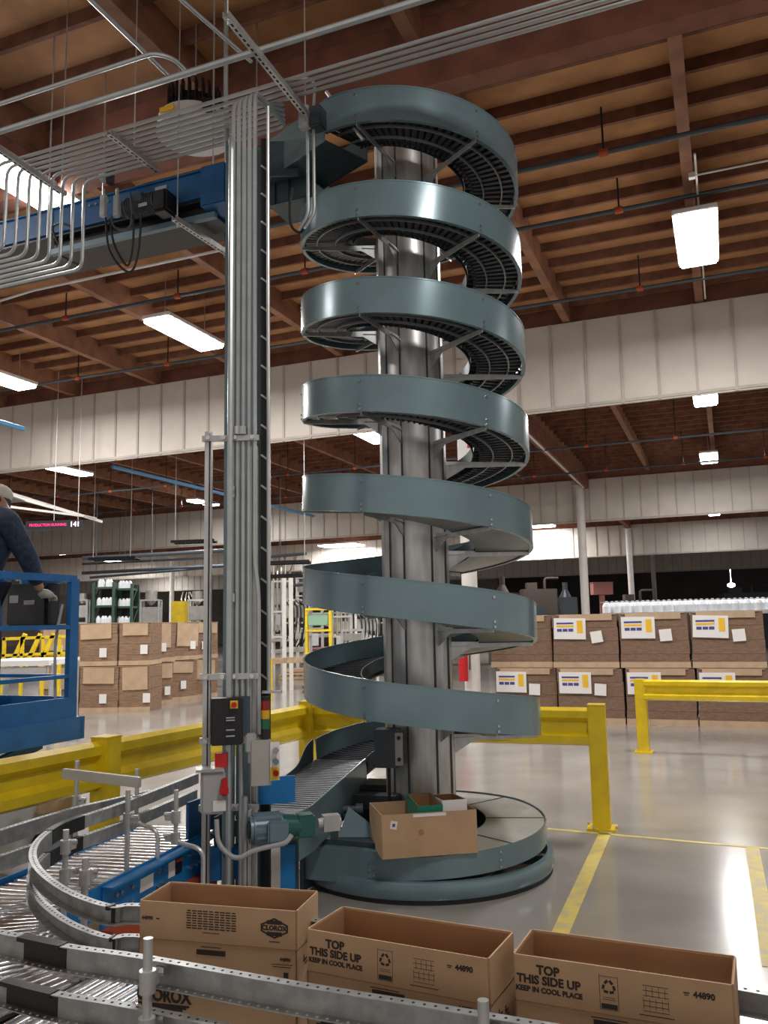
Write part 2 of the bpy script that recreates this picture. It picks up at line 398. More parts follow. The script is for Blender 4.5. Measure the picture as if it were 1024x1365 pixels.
# column shell with seams
b_ = MB(); b_.cyl((SX, SY, 0), (SX, SY, 6.15), .245, n=40); colo = b_.build('column', 'col', sc_, smooth=True)
b_ = MB()
for adeg in (-62, -27, 24, 58, 100, 150, 210, 255):
    a_ = math.radians(adeg); dx, dy = math.sin(a_), -math.cos(a_)
    b_.box((SX+.247*dx, SY+.247*dy, 3.07), (.012, .012, 6.14), math.atan2(dy, dx))
b_.build('column_seam', 'greyd', colo)
b_ = MB()
for adeg in (-70,):
    a_ = math.radians(adeg); dx, dy = math.sin(a_), -math.cos(a_)
    b_.box((SX+.265*dx, SY+.265*dy, 3.3), (.05, .07, 5.6), math.atan2(dy, dx), bev=.008)
b_.build('mounting_channel', 'galv', colo)
# base: ring on the floor, sloping drum above it with top plate
def ringpts(r, z, a0, a1, k=48, zf=None):
    out = []
    for i in range(k+1):
        a_ = math.radians(a0+(a1-a0)*i/k)
        out.append(Vector((SX+r*math.sin(a_), SY-r*math.cos(a_), (zf(a0+(a1-a0)*i/k) if zf else z))))
    return out
b_ = MB(); b_.sweep(ringpts(.93, .085, -180, 176, 72), [(-.02, .055), (.02, .055), (.028, .04), (.028, -.04), (.02, -.055), (-.02, -.055)], closed=True)
b_.sweep(ringpts(.55, .06, -180, 176, 72), [(-.02, .04), (.02, .04), (.02, -.04), (-.02, -.04)], closed=True)
for adeg in range(0, 360, 60):
    a_ = math.radians(adeg+20); dx, dy = math.sin(a_), -math.cos(a_); b_.bar((SX+.2*dx, SY+.2*dy, .06), (SX+.93*dx, SY+.93*dy, .06), .06, .06)
b_.build('floor_ring', 'paint', sc_, smooth=True)
b_ = MB(); b_.sweep(ringpts(.90, .012, -180, 176, 72), [(-.05, .015), (.045, .015), (.045, -.012), (-.05, -.012)], closed=True); b_.build('floor_shim', 'rubber', sc_)
def zb(a): return .225+.085*max(0, min(1, (a+10)/130.))
b_ = MB(); b_.sweep(ringpts(.905, 0, -22, 185, 80, zb), [(-.004, .06), (.004, .06), (.004, -.085), (-.004, -.085)]); drum = b_.build('lower_guard', 'paint', sc_, smooth=True)
b_ = MB(); b_.sweep(ringpts(.68, 0, 12, 185, 60, lambda a: zb(a)+.045), [(-.215, .003), (.215, .003), (.215, -.003), (-.215, -.003)]); tp = b_.build('top_plate', 'pan', sc_, smooth=True)
b_ = MB()
for adeg in (40, 85, 130):
    a_ = math.radians(adeg); dx, dy = math.sin(a_), -math.cos(a_); zz = zb(adeg)+.05; b_.bar((SX+.47*dx, SY+.47*dy, zz), (SX+.89*dx, SY+.89*dy, zz), .01, .004)
build_each(b_, 'plate_joint', 'greyd', tp)
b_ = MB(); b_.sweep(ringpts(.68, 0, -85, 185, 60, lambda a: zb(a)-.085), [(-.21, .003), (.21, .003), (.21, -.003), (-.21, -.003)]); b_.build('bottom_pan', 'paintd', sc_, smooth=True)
b_ = MB()
for adeg in (-24, 31, 86):
    for dz in (.03, -.02, -.065):
        a_ = math.radians(adeg); dx, dy = math.sin(a_), -math.cos(a_); c0 = Vector((SX+.908*dx, SY+.908*dy, zb(adeg)+dz)); b_.cyl(c0, c0+Vector((dx, dy, 0))*.01, .009, n=8)
build_each(b_, 'bolt', 'chrome', drum)
b_ = MB(); hc = Vector((-.325, 5.875, 0))+Bv*.17; b_.box(hc+Vector((0, 0, .20)), (.60, .34, .22), AU, bev=.004); b_.build('base_housing', 'paint', sc_)
b_ = MB(); b_.box(hc+Bv*.04+A*.02+Vector((0, 0, .325)), (.52, .27, .035), AU, bev=.006); b_.build('drive_cover', 'paintd', sc_)
b_ = MB(); b_.box(hc-A*.29-Bv*.05+Vector((0, 0, .20)), (.03, .30, .36), AU); b_.build('support_bracket', 'paintd', sc_)
b_ = MB()
for k in range(3): c0 = hc+A*.2-Bv*.17+Vector((0, 0, .15+.045*k)); b_.cyl(c0, c0-Bv*.01, .009, n=8)
b_.build('bolt', 'chrome', sc_)
# crossing chain parts and braces in the dark lower left
b_ = MB(); b_.box((-.10, 6.45, .50), (.36, .16, .10), math.radians(-18), bev=.01); b_.box((.02, 6.30, .36), (.12, .10, .20)); b_.cyl((-.33, 6.18, .50), (-.24, 6.18, .50), .025); b_.cyl((-.24, 6.18, .50), (-.19, 6.18, .50), .04); b_.build('drive_unit', 'greyd', sc_, smooth=True)
b_ = MB(); b_.quad((-.36, 6.04, .345), (-.05, 6.02, .345), (-.17, 6.12, .44), (-.29, 6.12, .53)); b_.quad((-.36, 6.05, .34), (-.29, 6.13, .52), (-.17, 6.13, .43), (-.05, 6.03, .34)); b_.build('deflector_plate', 'motor', sc_)
b_ = MB(); b_.box((-.12, 6.72, .38), (.42, .30, .42), math.radians(-10), bev=.02); b_.box((.05, 6.95, .30), (.5, .3, .36), bev=.02); b_.build('dark_infill', 'black', sc_)  # black boxes for the dark structure below the ramp, added to cover bright floor
# infeed ramp (lower left) tangent to the last turn
RD = Vector((.3, .954, 0)).normalized(); RN = Vector((-RD.y, RD.x, 0))     # RN points left
cen = Vector((SX, SY, 0))
def ramp(r, s, z): return cen + RN*r - RD*s + Vector((0, 0, z))
ZT = ztop(7.70)
def rz(s): return max(.60, ZT-.155-.12*s)
lg = MB(); top = []
for i in range(30):
    s = i*.055; wave = .02+.125*(1/(1+math.exp((s-.22)/.045))) ; top.append((s, rz(s)+wave+.02))
pts = [(ramp(RO, s, 0), z, rz(s)-.14) for s, z in top]
for (p, z, zb_), (q, z2, zb2) in zip(pts, pts[1:]):
    for off in (0,):
        lg.quad(p+Vector((0, 0, zb_)), q+Vector((0, 0, zb2)), q+Vector((0, 0, z2)), p+Vector((0, 0, z)))
        o_ = RN*.006; lg.quad(p+o_+Vector((0, 0, z)), q+o_+Vector((0, 0, z2)), q+o_+Vector((0, 0, zb2)), p+o_+Vector((0, 0, zb_)))
        lg.quad(p+Vector((0, 0, z)), q+Vector((0, 0, z2)), q+o_+Vector((0, 0, z2)), p+o_+Vector((0, 0, z)))
lg.build('infeed_outer_guard', 'paintd', sc_)
rg = MB(); rg.sweep([ramp(RI, s, rz(s)-.10) for s in [i*.1 for i in range(15)]], [(-.006, .13), (.006, .13), (.006, -.16), (-.006, -.16)])
rg.build('infeed_inner_guard', 'paint', sc_)
b_ = MB()
for i in range(38):
    s = i*.04; b_.bar(ramp(RI+.01, s, rz(s)-.0), ramp(RO-.01, s, rz(s)), .027, .01)
b_.build('infeed_belt', 'beltm', sc_)
b_ = MB(); b_.bar(ramp(RI-.02, 1.45, .02), ramp(RI-.02, 1.45, .5), .06, .08); b_.bar(ramp(RI-.02, .75, .02), ramp(RI-.02, .75, .5), .05, .05); build_each(b_, 'infeed_leg', 'paintd', sc_)
# exit trough at the top
ph = 2*PI*T0; XD = -(sp(1, T0+.002)-sp(1, T0)); XD.z = 0; XD.normalize(); XN = Vector((XD.y, -XD.x, 0))
if (sp(RO, T0)-sp(RI, T0)).dot(XN) < 0: XN = -XN
ctr = Vector((SX, SY, 0)); zt = ztop(T0)
def ex(r, s, dz=0): return ctr + XN*r + XD*s + Vector((0, 0, zt+dz))
b_ = MB(); b_.sweep([ex(RO, 0), ex(RO, .5), ex(RO, 1.15)], [(-.003, 0), (.003, 0), (.003, -.34), (-.003, -.34)]); b_.build('exit_outer_guard', 'paint', sc_)
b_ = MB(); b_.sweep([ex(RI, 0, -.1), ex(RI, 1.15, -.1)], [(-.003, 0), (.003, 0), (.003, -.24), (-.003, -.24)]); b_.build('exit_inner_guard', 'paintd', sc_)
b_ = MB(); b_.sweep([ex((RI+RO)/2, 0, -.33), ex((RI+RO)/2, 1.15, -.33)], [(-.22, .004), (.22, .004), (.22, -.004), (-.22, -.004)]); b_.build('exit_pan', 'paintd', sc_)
b_ = MB(); b_.bar(ex(RO+.02, .55, -.10), ex(RO+.02, .55, -.40), .3, .02); b_.box(ex(RO+.05, .75, -.16), (.16, .12, .12)); b_.build('exit_motor_bracket', 'paintd', sc_)
# ------------------------------------------------------------------ box on the column
t = thing('control_box', 'grey steel control box mounted on the front of the spiral column', 'control box', (-.0, 6.28, .76))
b_ = MB(); b_.box((-.005, 6.33, .90), (.17, .16, .27), math.radians(-12), bev=.006); b_.build('enclosure', 'greyd', t)
b_ = MB(); b_.box((.075, 6.235, .90), (.055, .012, .23), math.radians(-12)); p_ = b_.build('face_plate', 'grey', t)
b_ = MB()
for z in (.98, .83): b_.cyl((.075, 6.235, z), (.073, 6.212, z), .014)
build_each(b_, 'push_button', 'black', p_)
b_ = MB(); b_.tube([(.0, 6.30, .77), (.0, 6.26, .55), (.03, 6.3, .4)], .012); b_.build('cable', 'rubber', t)
# ================================================================== TOTE on the spiral base
def corr(mb, c, sx, sy, sz, rz, th=.006, bottom=True):
    m_ = Matrix.Translation(Vector(c)) @ rz
    for dx, dy, ax, ay in ((0, -sy/2, sx, th), (0, sy/2, sx, th), (-sx/2, 0, th, sy), (sx/2, 0, th, sy)):
        r = bmesh.ops.create_cube(mb.bm, size=1); bmesh.ops.transform(mb.bm, matrix=m_ @ Matrix.Translation((dx, dy, sz/2)) @ Matrix.Diagonal((ax, ay, sz, 1)), verts=r['verts'])
    if bottom:
        r = bmesh.ops.create_cube(mb.bm, size=1); bmesh.ops.transform(mb.bm, matrix=m_ @ Matrix.Translation((0, 0, th/2)) @ Matrix.Diagonal((sx, sy, th, 1)), verts=r['verts'])
TR = Matrix.Rotation(math.radians(11), 4, 'Z') @ Matrix.Rotation(math.radians(-1.5), 4, 'X')
TC = Vector((.215, 5.90, .300))
t = thing('cardboard_box', 'plain brown cardboard box resting on the spiral base, holding two smaller cartons', 'box', TC)
b_ = MB(); corr(b_, TC, .63, .46, .27, TR); b_.build('carton', 'card', t)
fm = Matrix.Translation(TC) @ TR
b_ = MB(); b_.box((0, 0, 0), (.045, .002, .05)); b_.bm.transform(fm @ Matrix.Translation((-.24, -.2345, .205)) @ Matrix.Rotation(.2, 4, 'Y')); lb = b_.build('paper_label', 'paper', t)
b_ = MB(); b_.box((0, 0, 0), (.018, .001, .02)); b_.bm.transform(fm @ Matrix.Translation((-.24, -.2362, .205))); b_.build('label_print', 'inkb', lb)
b_ = MB(); b_.cyl((0, 0, 0), (0, .001, 0), .02, n=16); b_.bm.transform(fm @ Matrix.Translation((-.06, -.2345, .15)));
b2 = MB(); b_.box((.12, 0, 0), (.045, .001, .006)); b_.build('stamp_print', 'cardi', t); b2.bm.free()
b_ = MB(); b_.box((0, 0, 0), (.22, .003, .018)); b_.bm.transform(fm @ Matrix.Translation((0, -.2345, .255))); b_.build('tape_strip', 'paper', t)
for nm, mt, dx, lab in (('small_carton', 'greenc', -.01, 'small open green carton inside the brown box on the spiral base'), ('small_carton', 'paper', .165, 'small open white carton inside the brown box, right of the green one')):
    cc = fm @ Vector((dx+.035, .03, .012)); t2 = thing(nm, lab, 'carton', cc)
    rr = TR @ Matrix.Rotation(math.radians(4 if mt == 'greenc' else -3), 4, 'X')
    b_ = MB(); corr(b_, cc, .165, .34, .30, rr, .004); b_.build('carton_body', mt, t2)
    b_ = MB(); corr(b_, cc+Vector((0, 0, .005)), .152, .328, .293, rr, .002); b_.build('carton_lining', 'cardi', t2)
# ================================================================== YELLOW GUARD RAILS
GA, GB, GC = Vector((-1.97, 6.02, 0)), Vector((-.78, 8.45, 0)), Vector((1.84, 7.58, 0))
def wrail(mb, p, q, z0, z1, off=.0):
    d = (q-p).normalized(); nx = Vector((d.y, -d.x, 0))
    h = z1-z0; prof = [(0, 0), (.05, .08), (.05, .26), (.0, .38), (.0, .62), (.05, .74), (.05, .92), (0, 1.0)]
    prof = [(a+.004, b*h) for a, b in prof]+[(a-.004, b*h) for a, b in prof[::-1]]
    mb.sweep([p+nx*off+Vector((0, 0, z0)), q+nx*off+Vector((0, 0, z0))], prof)
t = thing('guard_rail', 'long yellow corrugated safety guard rail behind the spiral, turning a corner on the left', 'guard rail', GB)
d0 = (GA-GB).normalized(); GE = GA+d0*2.6
for P0 in (GE, GA, GB, GC):
    b_ = MB(); b_.box(P0+Vector((0, 0, .53)), (.15, .15, 1.05), AU if P0 is not GC else math.radians(-18), bev=.008)
    b_.box(P0+Vector((0, 0, 1.055)), (.15, .15, .012), AU if P0 is not GC else math.radians(-18)); pst = b_.build('post', 'yellow', t)
    b_ = MB(); b_.box(P0+Vector((0, 0, .01)), (.25, .22, .02), AU if P0 is not GC else math.radians(-18)); b_.build('base_plate', 'yellow', pst)
    b_ = MB()
    for sx in (-.1, .1):
        for sy in (-.085, .085): b_.cyl(P0+Vector((sx, sy, .02)), P0+Vector((sx, sy, .04)), .012, n=6)
    build_each(b_, 'anchor_bolt', 'galv', pst)
for p, q in ((GE, GA), (GA, GB), (GB, GC)):
    b_ = MB(); wrail(b_, p, q, .70, 1.03, .0 if q is GC else -.02); b_.build('corrugated_rail', 'yellow', t)
PR = ZP(859, 1003); QR = ZP(1100, 905, .98); 
QR2 = PR+(Vector((ZP(1024, 906, .98).x, ZP(1024, 906, .98).y, 0))-Vector((ZP(852, 904.5, .98).x, ZP(852, 904.5, .98).y, 0))).normalized()*4.0
t = thing('guard_rail', 'yellow guard rail on the right standing before the tall cardboard stacks', 'guard rail', PR)
for P0 in (PR, QR2):
    b_ = MB(); b_.box(P0+Vector((0, 0, .49)), (.15, .15, .98), AU, bev=.006); pst = b_.build('post', 'yellow', t)
    b_ = MB(); b_.box(P0+Vector((0, 0, .01)), (.24, .24, .02), AU); b_.build('base_plate', 'yellow', pst)
b_ = MB(); dd = (QR2-PR).normalized(); wrail(b_, PR+dd*.05, QR2, .70, .975, .05); b_.build('corrugated_rail', 'yellow', t)
# ================================================================== CARDBOARD STACKS
def stack(c, ang, L, D, z0, h, label, group, kind, seed):
    """bundle of flat cartons: dark edges, pale top/bottom sheets, paper labels"""
    rnd = random.Random(seed)
    t = thing('cardboard_bundle', label, 'cardboard stack', (c.x, c.y, z0), ang, group)
    b_ = MB(); nl = 4
    for i in range(nl):
        b_.box((rnd.uniform(-.01, .01), 0, h*(i+.5)/nl), (L*.985, D, h/nl*.985))
    b_.build('flat_cartons', 'cardd' if kind == 'R' else 'cardm', t, local=True)
    b_ = MB(); b_.box((0, -.0, .05), (L*1.0, D+.02, .10)); 
    for k in range(3): b_.box((-L/2+L*(k+.5)/3, -D/2-.012, .05), (L/3-.01, .01, .10))
    b_.build('bottom_sheet', 'cardl' , t, local=True)
    if kind == 'R':
        b_ = MB(); xx = rnd.uniform(-.05, .05)
        b_.box((xx, -D/2-.02, h-.05), (L*.8, .012, .11)); b_.box((xx, 0, h-.002), (L*.9, D+.04, .012)); build_each(b_, 'top_flap', 'cardl', t, local=True)
        b_ = MB(); px = -L/2+.04; b_.box((px+.28, -D/2-.028, h-.245), (.56, .006, .37), mtx=Matrix.Rotation(rnd.uniform(-.02, .04), 4, 'Y')); pp = b_.build('printed_label', 'paper', t, local=True)
        b_ = MB()
        b_.box((px+.20, -D/2-.033, h-.15), (.30, .003, .03))
        for k in range(3): b_.box((px+.10+.1*k, -D/2-.033, h-.27), (.085, .003, .05))
        b_.build('label_print', 'inkb', pp, local=True)
        b_ = MB(); b_.box((px+.20, -D/2-.033, h-.20), (.30, .003, .035)); b_.box((px+.46, -D/2-.033, h-.215), (.10, .003, .22)); b_.build('label_print', 'inky', pp, local=True)
        b_ = MB(); b_.box((px+.72+rnd.uniform(-.03, .05), -D/2-.03, h-.37+rnd.uniform(-.03, .02)), (.20, .006, .20), mtx=Matrix.Rotation(rnd.uniform(-.15, .15), 4, 'Y')); b_.build('shipping_tag', 'paper', t, local=True)
    else:
        b_ = MB(); a_ = rnd.uniform(-.05, .05); hh = rnd.choice((.35, .5, .62, .28))*h
        b_.box((rnd.uniform(-.08, .08), -D/2-.025, h-hh/2-.02), (L*.8, .01, hh), mtx=Matrix.Rotation(a_, 4, 'Y')); b_.box((0, 0, h-.004), (L, D+.03, .012)); b_.build('hanging_flap', 'cardl', t, local=True)
        b_ = MB(); b_.box((rnd.uniform(-.1, .3), -D/2-.035, h*.35+rnd.uniform(-.05, .05)), (.16, .006, .2)); b_.build('shipping_tag', 'paper', t, local=True)
    return t
names = ['first', 'second', 'third', 'fourth', 'fifth']
vS = 15.9
lab0 = ['leftmost by the spiral', 'second from left', 'third from left', 'at the right edge']
for r in range(2):
    for i in range(4):
        u = -3.50+1.17*i; L = 1.145
        vv = 15.75+(.0 if i else .1)
        stack(W(u-.05*r, vv, 0), AU, L, 1.0, .0 if r == 0 else .96, .945 if r == 0 else .93,
              ('lower' if r == 0 else 'upper')+' bundle of cartons with white sheets, right side, '+lab0[i], 'cardboard bundles stacked in two tiers on the right', 'R', 11+r*5+i)
# left stacks
lx = [(75, 947), (130, 950), (178, 949), (215, 940), (248, 934), (276, 930)]
labl = ['nearest the blue lift', 'second from the blue lift', 'third from the blue lift', 'fourth from the blue lift', 'fifth from the blue lift', 'behind the vertical posts']
for i, (x, y) in enumerate(lx):
    p = ZP(x, y); ang = math.radians(-2 if i < 3 else 62)
    nrm = Vector((-math.sin(ang), math.cos(ang), 0)); L = (.84, .86, .70, .78, .8, .8)[i]
    if i >= 3: ang = math.radians(50); nrm = Vector((-math.sin(ang), math.cos(ang), 0))
    for r in range(2):
        c = p+nrm*.45 + Vector((random.uniform(-.04, .04), 0, 0))
        stack(c, ang, L, .85, 0 if r == 0 else 1.0, .98 if r == 0 else .93, ('lower' if r == 0 else 'upper')+' bundle of cartons with hanging flap, left side, '+labl[i], 'cardboard bundles stacked in two tiers on the left', 'L', 40+i*3+r)
# ================================================================== BOTTLES on a raised conveyor at right
t = thing('bottle_conveyor', 'raised narrow conveyor carrying white bottles behind the right cardboard stacks', 'conveyor', W(.2, 20, 0))
b_ = MB(); b_.box(W(.9, 20, 1.90), (7.2, .42, .08), AU); b_.build('track', 'galv', t)
b_ = MB()
for dv in (-.23, .25): b_.bar(W(-2.7, 20+dv, 2.18), W(4.5, 20+dv, 2.18), .015, .02)
build_each(b_, 'side_rail', 'galv', t)
for u in (-2.3, 0, 2.2):
    b_ = MB(); b_.bar(W(u, 20, 0), W(u, 20, 1.88), .08, .08); build_each(b_, 'leg', 'galv', t)
bt0 = None
for i in range(38):
    p = W(-2.58+.228*(i % 19)+(.11 if i > 18 else 0), 20+(.10 if i > 18 else -.08), 1.94)
    if bt0 is None:
        bt0 = thing('bottle', 'plain white plastic bottle standing in the row on the raised conveyor', 'bottle', p, AU, 'white bottles on the raised conveyor')
        b_ = MB(); b_.cyl((0, 0, 0), (0, 0, .15), .095, n=14); b_.cyl((0, 0, .15), (0, 0, .21), .095, .07, n=14); b_.cyl((0, 0, .21), (0, 0, .245), .07, .03, n=14); b_.build('bottle_body', 'jug', bt0, smooth=True, local=True)
        b_ = MB(); b_.cyl((0, 0, .235), (0, 0, .27), .03, n=10); b_.build('cap', 'jug', bt0, local=True)
    else: dup(bt0, p, AU)
# ================================================================== FIRE EXTINGUISHER + sign on the column
p = W(-4.38, 14.98); fe = p+Vector((-.18, -.20, 0))
t = thing('fire_extinguisher', 'red fire extinguisher hanging low on the white column behind the spiral', 'fire extinguisher', fe+Vector((0, 0, .95)))
b_ = MB(); b_.cyl(fe+Vector((0, 0, .75)), fe+Vector((0, 0, 1.25)), .085, n=16); b_.ball(fe+Vector((0, 0, 1.25)), .085, (1, 1, .6)); b_.build('cylinder_body', 'red', t, smooth=True)
b_ = MB(); b_.cyl(fe+Vector((0, 0, 1.28)), fe+Vector((0, 0, 1.36)), .025); b_.box(fe+Vector((.03, 0, 1.38)), (.12, .03, .03)); b_.tube([fe+Vector((.03, -.03, 1.34)), fe+Vector((.12, -.05, 1.25)), fe+Vector((.11, -.06, .95))], .012); b_.build('valve_hose', 'black', t)
sg = YP(622, 590, p.y-.3)
b_ = MB(); b_.box(sg, (.34, .02, .85)); t = solo(b_, 'wall_sign', 'paper', 'white vertical sign with red marks high on the column behind the spiral', 'sign')
b_ = MB(); b_.box((.04, -.013, .55), (.10, .004, .30)); b_.box((.04, -.013, .35), (.06, .004, .06)); b_.build('sign_print', 'red', t, local=True)
# ================================================================== CONVEYOR (foreground, lower left)
ZR = .50; RR_ = .023
CC = Vector((-.72, 4.16, 0)); r_in, r_out = .80, 1.36
sd = Vector((.28, .96, 0)).normalized()        # straight section runs away
nd = Vector((.866, -.5, 0))                    # near section runs right
t = thing('roller_conveyor', 'curved roller conveyor with blue frame in the lower left foreground', 'roller conveyor', (CC.x, CC.y, 0))
def roller(mb, p, q, r=RR_): mb.cyl(p, q, r, n=12)
sin_ = CC+Vector((-sd.y, sd.x, 0))*r_in; sout = CC+Vector((-sd.y, sd.x, 0))*r_out
nn = Vector((-.5, -.866, 0)); nin = CC+nn*r_in; nout = CC+nn*r_out
a0 = math.atan2(sd.x, -sd.y); a1 = math.atan2(-.866, -.5)+2*PI
zc = Vector((0, 0, ZR-RR_))
rolls = []
for i in range(22): rolls.append((sin_+sd*(.03+.064*i)+zc, sout+sd*(.03+.064*i)+zc-sd*.03))
kc = 27
for i in range(kc):
    a_ = a0+(a1-a0)*(i+.3)/kc; d = Vector((math.cos(a_), math.sin(a_), 0)); rolls.append((CC+d*(r_in+.02)+zc, CC+d*(r_out-.02)+zc))
for i in range(38): rolls.append((nin+nd*(.03+.062*i)+nn*.02+zc, nout+nd*(.03+.062*i)+nd*.05-nn*.02+zc))
for p, q in rolls:
    if p.y > 5.75: continue
    rb = MB(); rb.cyl(p, q, RR_, n=14); rb.build('roller', 'chrome', t, smooth=True)
b_ = MB(); b_.sweep([sin_.lerp(sout, .5)+sd*1.3+Vector((0, 0, ZR-.085))]+[CC+Vector((math.cos(a0+(a1-a0)*i/24), math.sin(a0+(a1-a0)*i/24), 0))*(r_in+r_out)*.5+Vector((0, 0, ZR-.085)) for i in range(25)]+[nin.lerp(nout, .5)+nd*2.4+Vector((0, 0, ZR-.085))], [(-.26, .003), (.26, .003), (.26, -.003), (-.26, -.003)]); b_.build('dark_gap_sheet', 'black', t)  # black sheet added below the rollers so the gaps between them look shaded
# skate wheels where the sections meet
sw = MB()
for base, dirn in ((nin+nn*.02, -nd), (CC+Vector((math.cos(a0+.75), math.sin(a0+.75), 0))*r_in, nn)):
    for i in range(5):
        for j in range(3):
            c0 = base+dirn*(.035*i)+Vector((-dirn.y, dirn.x, 0))*.04*j+Vector((0, 0, ZR+.012)); sw.cyl(c0-dirn.cross(Vector((0, 0, 1)))*.008, c0+dirn.cross(Vector((0, 0, 1)))*.008, .026, n=12)
build_each(sw, 'skate_wheel', 'galv', t, smooth=True)
def arc(r, z, a=a0, b=a1, k=24): return [CC+Vector((math.cos(a+(b-a)*i/k), math.sin(a+(b-a)*i/k), 0))*r+Vector((0, 0, z)) for i in range(k+1)]
fp = [(-.006, .055), (.006, .055), (.006, -.10), (-.006, -.10)]
b_ = MB(); b_.sweep([sin_+sd*1.15+Vector((0, 0, ZR-.03))]+arc(r_in-.01, ZR-.03)+[nin+nd*2.6+Vector((0, 0, ZR-.03))], fp)
fr = b_.build('frame_side', 'blue', t)
b_ = MB(); b_.sweep([sout+sd*1.25+Vector((0, 0, ZR-.03))]+arc(r_out+.01, ZR-.03)+[nout+nd*2.6+Vector((0, 0, ZR-.03))], fp)
fr2 = b_.build('frame_side', 'blue', t)
# deeper drive frame on straight right side with labels
q0 = sin_+sd*.05; q1 = sin_+sd*1.15; e_ = Vector((sd.y, -sd.x, 0))
b_ = MB(); b_.bar(q0+e_*.02+Vector((0, 0, ZR-.09)), q1+e_*.02+Vector((0, 0, ZR-.09)), .02, .20); b_.bar(q0+e_*.05+Vector((0, 0, ZR+.01)), q1+e_*.05+Vector((0, 0, ZR+.01)), .07, .012); ds = b_.build('drive_frame', 'blue', t)
b_ = MB(); b_.bar(q0+e_*.05+Vector((0, 0, ZR-.24)), q1+e_*.05+Vector((0, 0, ZR-.24)), .08, .10); b_.build('lower_channel', 'orange', t)
for s_, mt in ((.33, 'paper'), (.62, 'paper'), (.70, 'black')):
    b_ = MB(); b_.bar(q0+sd*s_+e_*.032+Vector((0, 0, ZR-.075)), q0+sd*(s_+(.13 if s_ < .5 else .07))+e_*.032+Vector((0, 0, ZR-.075)), .003, .07 if s_ < .5 else .085); build_each(b_, 'warning_label', mt, ds)
b_ = MB(); b_.bar(q0+sd*.70+e_*.0345+Vector((0, 0, ZR-.045)), q0+sd*.77+e_*.0345+Vector((0, 0, ZR-.045)), .002, .02); b_.build('warning_stripe', 'orange', ds)
b_ = MB()
for s_ in (.1, .14, .24, .5, .56, .86, .92, .98):
    for dz in (-.05, -.12): c0 = q0+sd*s_+e_*.03+Vector((0, 0, ZR+dz)); b_.cyl(c0, c0+e_*.018, .011, n=8)
build_each(b_, 'bolt', 'chrome', ds)
for c0 in (sin_+sd*.45, sout+sd*.45, nin+nd*.3, nout+nd*.3, nin+nd*1.9, nout+nd*1.9, sin_+sd*1.1):
    b_ = MB(); b_.box(c0+Vector((0, 0, (ZR-.13)/2)), (.06, .06, ZR-.13), AU); b_.box(c0+Vector((0, 0, .006)), (.12, .12, .012), AU); build_each(b_, 'leg', 'blue', t)
b_ = MB(); c0 = CC+Vector((-.45, -.52, .36)); b_.cyl(c0, c0+Vector((.14, -.05, 0)), .05, n=16); b_.build('drive_pulley', 'red', t, smooth=True)
b_ = MB(); b_.cyl(c0+Vector((.14, -.05, 0)), c0+Vector((.26, -.09, 0)), .055, n=16); b_.bar(c0+Vector((-.15, .05, -.08)), c0+Vector((.5, -.2, -.08)), .06, .05); b_.build('drive_shaft', 'black', t, smooth=True)
b_ = MB(); b_.bar(c0+Vector((-.2, .2, .0)), c0+Vector((.55, -.15, .0)), .03, .06); b_.bar(c0+Vector((.1, .35, .0)), c0+Vector((.5, .05, .0)), .03, .06); build_each(b_, 'cross_member', 'blue', t)
# ------------------------------------------------------------------ guide rails
def smooth_path(P, k=6):
    P = [Vector(p) for p in P]; out = []
    for i in range(len(P)-1):
        p0 = P[max(i-1, 0)]; p1 = P[i]; p2 = P[i+1]; p3 = P[min(i+2, len(P)-1)]
        for j in range(k):
            s = j/k; out.append(.5*((2*p1)+(-p0+p2)*s+(2*p0-5*p1+4*p2-p3)*s*s+(-p0+3*p1-3*p2+p3)*s**3))
    out.append(P[-1]); return out
def guide(path, label, z, side=1, blacks=(), hgt=.062, low=False):
    """perforated C channel: web + two flanges, dark hole row on the top flange"""
    path = smooth_path([(p[0], p[1], z) for p in path], 8)
    t = thing('guide_rail', label, 'guide rail', path[0])
    s = side; fw = .032; th = .003
    prof = [(0, 0), (s*fw, 0), (s*fw, -.003), (s*th, -.003), (s*th, -hgt+.003), (s*fw, -hgt+.003), (s*fw, -hgt), (0, -hgt)]
    if s < 0: prof = prof[::-1]
    b_ = MB(); b_.sweep(path, prof, caps=False); b_.build('channel', 'rail', t)
    h = MB(); lo = MB(); acc = 0; lowz = -hgt
    for a_, b2 in zip(path, path[1:]):
        d = b2-a_; L = d.length; d.normalize(); x = d.cross(Vector((0, 0, 1)))
        while acc < L:
            c0 = a_+d*acc+x*(s*fw*.5); h.cyl(c0+Vector((0, 0, -.002)), c0+Vector((0, 0, .0008)), .0045, n=6); acc += .03
            if low: lo.cyl(c0+x*(s*fw*.15)+Vector((0, 0, lowz)), c0+x*(s*fw*.15)+Vector((0, 0, lowz+.0045)), .0045, n=6)
        acc -= L
    h.build('hole_row', 'dark', t)
    if low: lo.build('hole_row', 'paper', t)  # white discs paint in the light of the rollers showing through the holes
    else: lo.bm.free()
    for (pa, pb) in blacks:
        near = lambda q: min(range(len(path)), key=lambda i: (path[i].xy-q.xy).length)
        i0, i1 = sorted((near(pa), near(pb))); i1 = max(i1, i0+1)
        b_ = MB(); seg = path[i0:i1+1]
        g2 = .003; pr = [(-s*g2, g2), (s*(fw+g2), g2), (s*(fw+g2), -.01), (s*(th+g2), -.01), (s*(th+g2), -hgt), (-s*g2, -hgt-g2)]
        if s < 0: pr = pr[::-1]
        b_.sweep(seg, pr); b_.build('joint_sleeve', 'black', t)
    return t
inner_top = [ZP(x, y, .85) for x, y in [(185, 1205), (150, 1205), (100, 1188), (65, 1165), (50, 1145), (52, 1125), (70, 1107), (100, 1092), (160, 1072), (230, 1045), (265, 1031)]]
